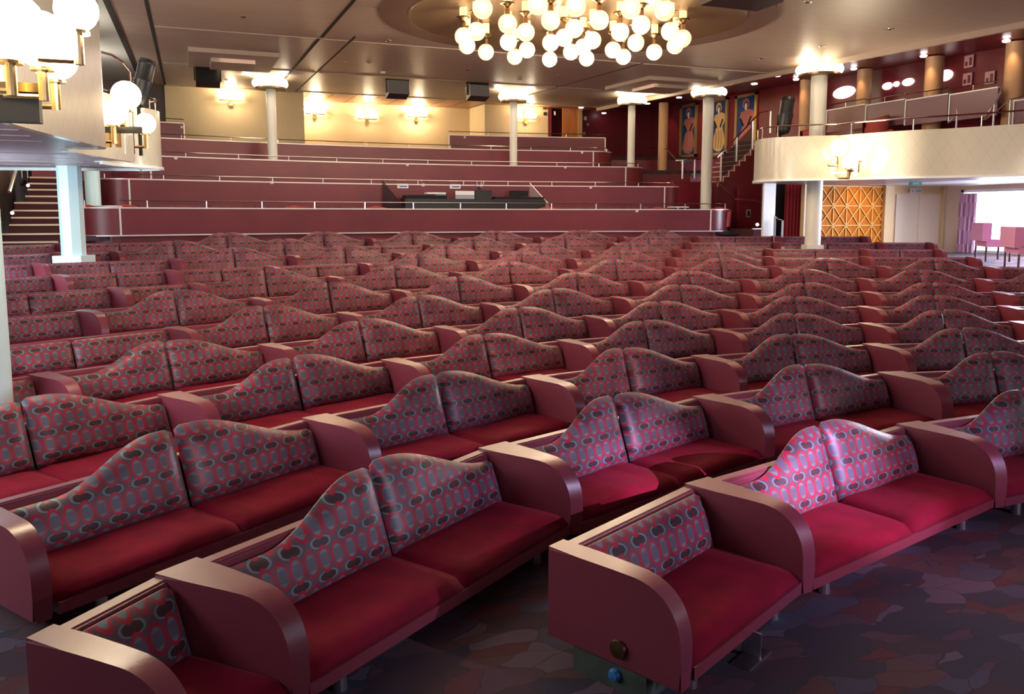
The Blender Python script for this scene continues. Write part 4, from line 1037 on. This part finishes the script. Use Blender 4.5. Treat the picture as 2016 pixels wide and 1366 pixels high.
# orange door and small wall fittings right of the cream wall
bm = B(); a = at_w(1107, 270, 33.35); b_ = at_w(1137, 208, 33.35); box(bm, a.x, b_.x, 33.30, 33.39, 3.9, b_.z + .2); struct('door_3', bm, 'orange_wood')
bm = B(); box(bm, b_.x, b_.x + .18, 33.28, 33.39, 3.9, b_.z + .3); struct('trim_%d' % gi, bm, 'tan_column'); gi += 1
for x, y, w_, h_, m_, lab in ((1073, 213, .16, .10, 'brown_panel', 'small brown notice plate on the cream wall, upper'), (1073, 224, .12, .12, 'dark_groove', 'small dark square plate below the brown one'), (1092, 223, .07, .14, 'sign_white', 'white switch plate left of the orange door'),
                              (1152, 233, .12, .15, 'sign_white', 'white notice right of the orange door'), (1150, 263, .12, .12, 'pink_sign', 'small pale notice low beside the orange door'), (1157, 245, .10, .1, 'pink_sign', 'dim small plate right of the orange door')):
    W__ = 33.38 if x < 1140 else 34.58
    p = at_w(x, y, W__); bm = B(); box(bm, p.x - w_/2, p.x + w_/2, W__ - .02, W__, p.z - h_/2, p.z + h_/2); tag(link('wall_plate', bm, m_), lab, 'wall plate')
# red downlights against back red wall and ceiling spots on the right
for x, y in ((1144, 213), (1189, 224), (1275, 205), (1337, 193), (1485, 166), (1530, 150)):
    p = ceil_pt(x, y - 2); 
    bm = B(); lathe(bm, [(0, 0), (.09, 0), (.09, -.03), (0, -.03)], n=16, cen=(p.x, p.y, p.z)); tag(link('round_downlight', bm, 'lamp_white'), 'lit round downlight over the right red wall, %s' % {1144: 'beside the orange door', 1189: 'near the dark wood wall', 1275: 'right of the slim column lamp', 1337: 'above the pink-dress painting', 1485: 'above the third painting', 1530: 'left of the balcony column lamp'}[x], 'downlight', 'lit downlights over the red wall')

# ------------------------------------------------------------------ right rear: paintings, stairs
XW = 12.18
def painting(x0, x1, yt, yb, dress, lab, hat):
    a = at_x(x0, yt, XW); b_ = at_x(x1, yb, XW); y0, y1 = b_.y, a.y; z1, z0_ = a.z, at_x(x0, yb, XW).z
    z1 = min(z1, cz(a.y) + .2)
    w, h = y1 - y0, z1 - z0_
    t = thing('painting', lab, 'painting', (XW, (y0+y1)/2, z0_), 0, 'gold-framed paintings of dancers')
    fr_ = B(); d = .06
    box(fr_, -d, 0, -w/2, w/2, 0, .09); box(fr_, -d, 0, -w/2, w/2, h-.09, h); box(fr_, -d, 0, -w/2, -w/2+.13, 0, h); box(fr_, -d, 0, w/2-.13, w/2, 0, h); link('frame', fr_, 'gold_frame', t)
    cv = B(); box(cv, -.02, 0, -w/2+.1, w/2-.1, .07, h-.07); cvo = link('canvas', cv, 'painting_blue', t)
    def shape(name, pts, m, off):
        bm = B(); f = bm.faces.new([bm.verts.new((-.02 - off, (-px_)*(w/2-.14), py_*h)) for px_, py_ in pts])
        r_ = bmesh.ops.extrude_face_region(bm, geom=[f]); bmesh.ops.translate(bm, vec=(-.004, 0, 0), verts=[v for v in r_['geom'] if isinstance(v, bmesh.types.BMVert)]); link(name, bm, m, cvo)
    # x from -1 (left in view) to 1; the viewer sees +y on the left
    shape('dress', [(-.55, .10), (-.95, .18), (-.7, .34), (-.35, .50), (-.8, .62), (-.6, .72), (-.1, .74), (.3, .76), (.85, .72), (.95, .60), (.55, .50), (.8, .36), (.98, .22), (.6, .10), (.2, .06), (-.2, .07)], dress, .002)
    for k in range(3):
        x_ = -.45 + .4*k; shape('dress_fold', [(x_, .12), (x_ + .12, .30), (x_, .44), (x_ + .05, .44), (x_ + .18, .30), (x_ + .06, .12)], hat, .008)
    shape('glove', [(-.75, .62), (-.6, .63), (-.2, .50), (-.35, .48)], 'black_matte', .008); shape('glove', [(.7, .62), (.55, .64), (.15, .50), (.3, .48)], 'black_matte', .008)
    shape('hat', [(-.45, .82), (-.4, .90), (-.1, .94), (.25, .92), (.4, .84), (.3, .78), (-.3, .78)], dress, .004)
    shape('hair', [(-.25, .76), (-.25, .86), (0, .89), (.25, .86), (.22, .76)], 'chair_dark_wood', .008); shape('face', [(-.13, .76), (-.15, .83), (0, .86), (.12, .83), (.1, .76), (0, .73)], 'paper', .012)
mat('painting_blue', (.012, .05, .19), .6); mat('dress_rose', (.46, .15, .12), .6); mat('dress_fold_rose', (.66, .34, .28), .6); mat('dress_yellow', (.72, .44, .17), .6); mat('fold_brown', (.22, .11, .04), .6)
painting(1341, 1372, 209, 311, 'dress_rose', 'framed painting of a dancer in a rose dress, leftmost of three', 'dress_fold_rose')
painting(1400, 1432, 198, 307, 'dress_yellow', 'framed painting of a dancer in a yellow dress, middle of three', 'fold_brown')
painting(1450, 1489, 186, 308, 'dress_rose', 'framed painting of a dancer in a rose dress, rightmost of three', 'dress_fold_rose')
for x, y in ((1356, 205), (1470, 180), (1300, 215), (1545, 160)):
    p = at_x(x, y, 11.7); spot('painting_spot', (p.x - .25, p.y, min(p.z + .2, cz(p.y)+.2)), (12.2, p.y, p.z - 1.3), 22, (1, .55, .42), 70, .8)
spot('painting_wash', (8.9, 28.0, 6.0), (12.2, 29.5, 5.2), 120, (1, .78, .62), 70, .9)
# stair up to the right balcony, seen from its side
t = thing('staircase', 'red-sided staircase climbing right to the balcony, below the paintings', 'staircase')
WS = 26.1
pts = []
sx, sy_ = 1412, 358
steps = [(1413, 358), (1424, 348), (1435, 337), (1446, 326), (1456, 317), (1467, 306), (1478, 295), (1488, 284), (1500, 274)]
bm = B()
for (xa_, ya_), (xb_, yb_) in zip(steps, steps[1:]):
    a, b_ = at_w(xa_, ya_, WS), at_w(xb_, ya_, WS); box(bm, a.x, b_.x, WS, WS + 1.3, 1.0, a.z)
a, b_ = at_w(1500, 274, WS), at_w(1530, 274, WS); box(bm, a.x, b_.x, WS, WS + 1.3, 1.0, a.z)
link('stringer', bm, 'red_panel', t)
bm = B()
for (xa_, ya_), (xb_, yb_) in zip(steps, steps[1:]):
    a, b_ = at_w(xa_, ya_, WS), at_w(xb_, ya_, WS); box(bm, a.x - .01, b_.x, WS - .02, WS + 1.3, a.z, a.z + .02); box(bm, a.x - .015, a.x + .01, WS - .02, WS, a.z - .16, a.z)
link('nosing', bm, 'pale_trim', t)
bm = B(); tube(bm, [at_w(1330, 316, WS), at_w(1412, 311, WS), at_w(1496, 222, WS), at_w(1512, 219, WS)], .022, 6); link('handrail', bm, 'chrome', t)
for x, y0_, y1_ in ((1344, 316, 352), (1368, 314, 352), (1420, 305, 356), (1451, 270, 318), (1483, 238, 293), (1518, 219, 262)):
    a, b_ = at_w(x, y0_, WS), at_w(x, y1_, WS); bm = B(); tube(bm, [a, (a.x, a.y, b_.z)], .03, 6); link('post', bm, 'silver', t)
bm = B(); a, b_, c_, d_ = at_w(1422, 310, WS+.02), at_w(1482, 248, WS+.02), at_w(1482, 290, WS+.02), at_w(1422, 350, WS+.02)
f = bm.faces.new([bm.verts.new(v) for v in (a, b_, c_, d_)]); r_ = bmesh.ops.extrude_face_region(bm, geom=[f]); bmesh.ops.translate(bm, vec=(0, .012, 0), verts=[v for v in r_['geom'] if isinstance(v, bmesh.types.BMVert)]); link('glass_panel', bm, 'dark_glass', t)
# landing block left of the stair and lower wall
a, b_ = at_w(1335, 358, WS+.1), at_w(1414, 358, WS+.1)
bm = B(); box(bm, a.x, b_.x, WS + .3, WS + 2.2, 1.0, b_.z); struct('wall_landing', bm, 'red_wall')
bm = B(); a = at_w(1500, 300, WS + 1.35); box(bm, 10.5, 12.2, WS + 2.2, WS + 2.35, 1.0, 3.2); struct('wall_landing', bm, 'red_wall')
bm = B(); a = at_w(1452, 470, 25.9); box(bm, a.x, 12.2, 25.9, 26.0, .9, 3.05); struct('wall_landing', bm, 'red_wall')
for pts, lab, w_ in (([(1242, 262), (1280, 292), (1310, 291)], 'sloping handrail on dark wall right of the slim column', 31.0), ([(1311, 292), (1366, 352)], 'sloping handrail descending below the pink-dress painting', 29.0), ([(1407, 353), (1446, 392), (1490, 394), (1504, 405)], 'handrail on red wall descending toward the white door pillar', 25.6)):
    t = thing('wall_handrail', lab, 'railing'); bm = B(); q = [at_w(x, y, w_) for x, y in pts]; tube(bm, q, .02, 6); link('rail', bm, 'chrome', t)
    for v in q: bm = B(); tube(bm, [v, v + Vector((0, .12, -.03))], .012, 5); link('bracket', bm, 'chrome', t)
p = at_w(1473, 420, 25.88); t = thing('wall_switch', 'small framed sign on the dark red wall near the step light', 'sign', p); bm = B(); box(bm, -.08, .08, -.02, 0, -.12, .12); link('plate', bm, 'grey_plastic', t); bm = B(); box(bm, -.05, .05, -.026, -.018, -.08, .08); link('symbol', bm, 'black_matte', t)
p = at_w(1491, 442, 23.8); bm = B(); ball(bm, p, .045, 10); tag(link('step_light', bm, 'lamp_white'), 'tiny glowing step light by the white door pillar', 'light')
a, b_ = at_w(1438, 452, 23.5), at_w(1500, 452, 23.5); bm = B(); box(bm, 9.75, b_.x - .15, 23.7, 25.85, .9, a.z); tag(link('step', bm, 'stair_carpet'), 'low carpeted step left of the white door pillar', 'step')
bm = B(); box(bm, 9.75, b_.x - .15, 23.68, 23.76, a.z, a.z + .03); tag(link('step_nosing', bm, 'white_edge'), 'pale step edging left of the white door pillar', 'nosing')

# ------------------------------------------------------------------ left rear stairs
t = thing('staircase', 'dark carpeted staircase with pale nosings below the left balcony', 'staircase')
ys = [476, 460, 442, 428, 414, 399, 386, 373, 361, 349]
bmS, bmN = B(), B()
for i, y in enumerate(ys):
    w_ = 23.4 + i*.36; z = at_w(80, y, w_).z
    xl = max(-10.5, at_w([0, 0, 18, 22, 25, 28, 50, 54, 56, 58][i], y, w_).x); xr = -8.75
    box(bmS, xl, xr, w_, w_ + .40 + (0 if i < 9 else 3), .9, z); box(bmN, xl, xr, w_ - .02, w_ + .05, z - .025, z + .012)
link('steps', bmS, 'stair_carpet', t); link('nosing', bmN, 'nosing', t)
bm = B(); tube(bm, [at_w(18, 378, 21.5), at_w(32, 332, 22.6)], .03, 6); link('handrail', bm, 'chrome', t)
for x, y in ((24, 419), (55, 365)):
    p = at_w(x, y, 23.36 if y > 400 else 25.9); bm = B(); ball(bm, p, .035, 10); link('step_light', bm, 'lamp_white', t)
bm = B(); box(bm, -10.5, -9.9, 22.4, 23.4, .9, 3.0); struct('wall_left', bm, 'brown_panel')
# posts seen above the left stairs
for x in (43, 54): p = at_w(x, 345, 27.0); bm = B(); tube(bm, [(p.x, p.y, 2.9), (p.x, p.y, 4.0)], .02, 6); link('baluster', bm, 'chrome', t)

# ------------------------------------------------------------------ balcony globe lamps
def globe_lamp(x, y, w, r, lab, arm_to=None, power=40):
    p = at_w(x, y, w); t = thing('globe_lamp', lab, 'lamp', p, group='globe lamps on the balcony fronts')
    bm = B(); ball(bm, (0, 0, 0), r, 22); link('globe', bm, 'globe_glow', t, True)
    bm = B(); lathe(bm, [(0, -r-.02), (.09, -r-.02), (.09, -r+.005), (.03, -r+.01)], n=16); lathe(bm, [(0, -r-.25), (.04, -r-.25), (.04, -r-.02), (0, -r-.02)], n=12); link('holder', bm, 'brass', t)
    bm = B(); tube(bm, [(0, 0, -r-.22), (-.28, .02, -r-.22)], .025, 8); link('arm', bm, 'brass', t)
    if power: point('globe_bulb', (p.x + .3, p.y, p.z) if p.x < 0 else (p.x - .25, p.y - .3, p.z), power, (1, .86, .62), r)
    return t
globe_lamp(15, 50, 10.9, .26, 'large glowing globe lamp at the upper left photo corner', power=70)
globe_lamp(80, 78, 11.2, .22, 'glowing globe lamp between two larger ones on the left balcony', power=70)
globe_lamp(150, 20, 11.0, .16, 'clear globe lamp at top left beside the tall balcony panel', power=45)
globe_lamp(105, 112, 11.9, .2, 'glowing globe lamp low on the left balcony front', power=45)
globe_lamp(248, 188, 17.2, .21, 'glowing globe lamp beside the black follow spot', power=34)
globe_lamp(286, 243, 19.1, .17, 'glowing globe lamp before the farthest left balcony bay', power=16)
globe_lamp(222, 222, 16.7, .18, 'glowing globe lamp left of the two far balcony globes', power=14)
globe_lamp(1652, 290, 19.05, .2, 'glowing globe lamp at the inner corner of the right balcony', power=38)
globe_lamp(1690, 300, 18.7, .2, 'glowing globe lamp on the right balcony front, second from corner', power=38)
globe_lamp(1672, 318, 18.75, .16, 'lower glowing globe lamp on the right balcony front', power=45)
p = at_w(1662, 338, 18.9); t = thing('lamp_bracket', 'silver bracket under the right balcony globe lamps', 'bracket', p, -.9); bm = B(); box(bm, -.3, .3, -.04, .04, -.05, .0); box(bm, .2, .3, -.06, .06, -.12, .14); box(bm, -.3, -.25, -.05, .05, -.05, .1); link('plate', bm, 'silver', t)
t = thing('lamp_bracket', 'dark and brass bracket under the nearest left globe lamps', 'bracket', at_w(22, 190, 11.3)); bm = B(); box(bm, -.35, .2, -.08, .08, -.2, .03); link('box', bm, 'dark_groove', t); bm = B(); box(bm, -.38, .25, -.1, .1, .03, .1); link('plate', bm, 'brass', t)
t = thing('lamp_bracket', 'black bar bracket on the middle left balcony front', 'bracket', at_w(236, 255, 16.9), -.35); bm = B(); box(bm, -.3, .3, -.03, .05, -.05, .04); link('bar', bm, 'black_plastic', t); bm = B(); box(bm, -.2, -.14, -.03, .03, -.25, -.05); box(bm, -.06, .0, -.03, .03, -.25, -.05); link('hook', bm, 'brass', t)
for w_ in (13.5, 18.0, 22.5, 27.0): point('balcony_ceiling_fill', (-8.7, w_, 5.1), 110, (1, .9, .72), .25)  # unseen fills added to brighten the white ceiling above the left balcony
# follow spots
def follow_spot(x0, y0, x1, y1, w, r, lab, post_to):
    a, b_ = at_w(x0, y0, w), at_w(x1, y1, w); t = thing('follow_spot', lab, 'spotlight', (0, 0, 0))
    d = b_ - a; bm = B(); tube(bm, [a, a + d*.08, a + d*.1, a + d*.45, a + d*.47, a + d*.9, b_], [r*.95, r*1.08, r, r*1.02, r*1.1, r*1.05, r*.8], 18); link('barrel', bm, 'black_plastic', t, True)
    m_ = (a + b_)/2; bm = B(); tube(bm, [b_ + Vector((0, .1, 0)), Vector((b_.x, b_.y + .1, post_to))], .03, 8); link('stand', bm, 'black_matte', t)
    bm = B(); tube(bm, [m_ + Vector((-r*1.35, 0, 0)), b_ + Vector((-r*.9, .05, .0)), b_ + Vector((0, .1, -.05)), b_ + Vector((r*.9, .05, 0)), m_ + Vector((r*1.35, 0, 0))], .018, 6); link('yoke', bm, 'black_matte', t)
follow_spot(291, 118, 272, 205, 19.4, .14, 'black follow spot leaning on the left balcony bay', 3.15)
follow_spot(1552, 192, 1541, 262, 20.95, .165, 'black follow spot on the right balcony bay', 3.15)
# thin curved rail above middle left front
t = thing('balcony_rail', 'thin curved chrome rail behind the tall left balcony panel', 'railing'); bm = B(); tube(bm, [at_w(198, 102, 17), at_w(220, 108, 17.5), at_w(242, 122, 18), at_w(256, 140, 18.4), at_w(262, 158, 18.6)], .018, 6); link('rail', bm, 'chrome', t)
bm = B(); p = at_w(256, 140, 18.4); tube(bm, [p, (p.x, p.y, 3.1)], .014, 6); link('post', bm, 'chrome', t)

# ------------------------------------------------------------------ coloured stage spots on the front banquettes
def pool(x, y, z, power, col, deg, src=(2.5, -1.0, 5.0)):
    p = at_z(x, y, z); spot('stage_spot', src, p, power, col, deg, .75, .03)
for x, y, z, p_, c_, d_ in ((1740, 905, .6, 2600, (.80, .60, 1), 8), (1790, 930, .5, 1200, (.35, .30, 1), 5), (1600, 930, .5, 2200, (.50, .42, 1), 6), (1650, 960, .5, 1500, (1, .45, .85), 5), (1700, 1000, .3, 500, (1, .30, .55), 12), (1880, 990, .3, 500, (1, .25, .55), 10),
   (1330, 880, .5, 900, (.62, .60, 1), 8), (1180, 900, .5, 350, (.7, .7, 1), 8), (1200, 745, .5, 520, (1, .75, .65), 5), (1290, 735, .6, 420, (1, .55, .9), 5),
   (1600, 790, .55, 850, (.62, .62, 1), 6), (1690, 770, .6, 500, (1, .6, .8), 5), (1965, 860, .5, 900, (.55, .45, 1), 7), (1340, 1040, .4, 260, (.3, .28, 1), 7), (1385, 1010, .4, 160, (1, .5, .25), 4),
   (1560, 1250, 0, 500, (.55, .60, 1), 20), (1800, 1120, 0, 500, (.50, .55, 1), 18), (1900, 1280, 0, 260, (1, .5, .6), 16),
   (640, 1020, .5, 380, (.80, .85, 1), 10), (860, 820, .5, 260, (.8, .8, 1), 7), (810, 930, .6, 160, (.9, .9, 1), 5), (300, 900, .5, 200, (.85, .85, 1), 9), (1250, 1080, .4, 100, (1, .5, .5), 8)):
    pool(x, y, z, p_*2.4, c_, d_)
for x, y, pw, d_ in ((1040, 515, 500, 6), (930, 520, 420, 8), (700, 525, 300, 8), (560, 535, 300, 8), (1330, 540, 260, 8), (850, 590, 300, 9), (620, 600, 260, 9), (1150, 600, 260, 10), (350, 560, 200, 9), (1100, 480, 300, 12), (400, 680, 120, 12)):
    pool(x, y, 1.2, pw*4.5, (1, .34, .14), d_, (-1, -1, 5.1))
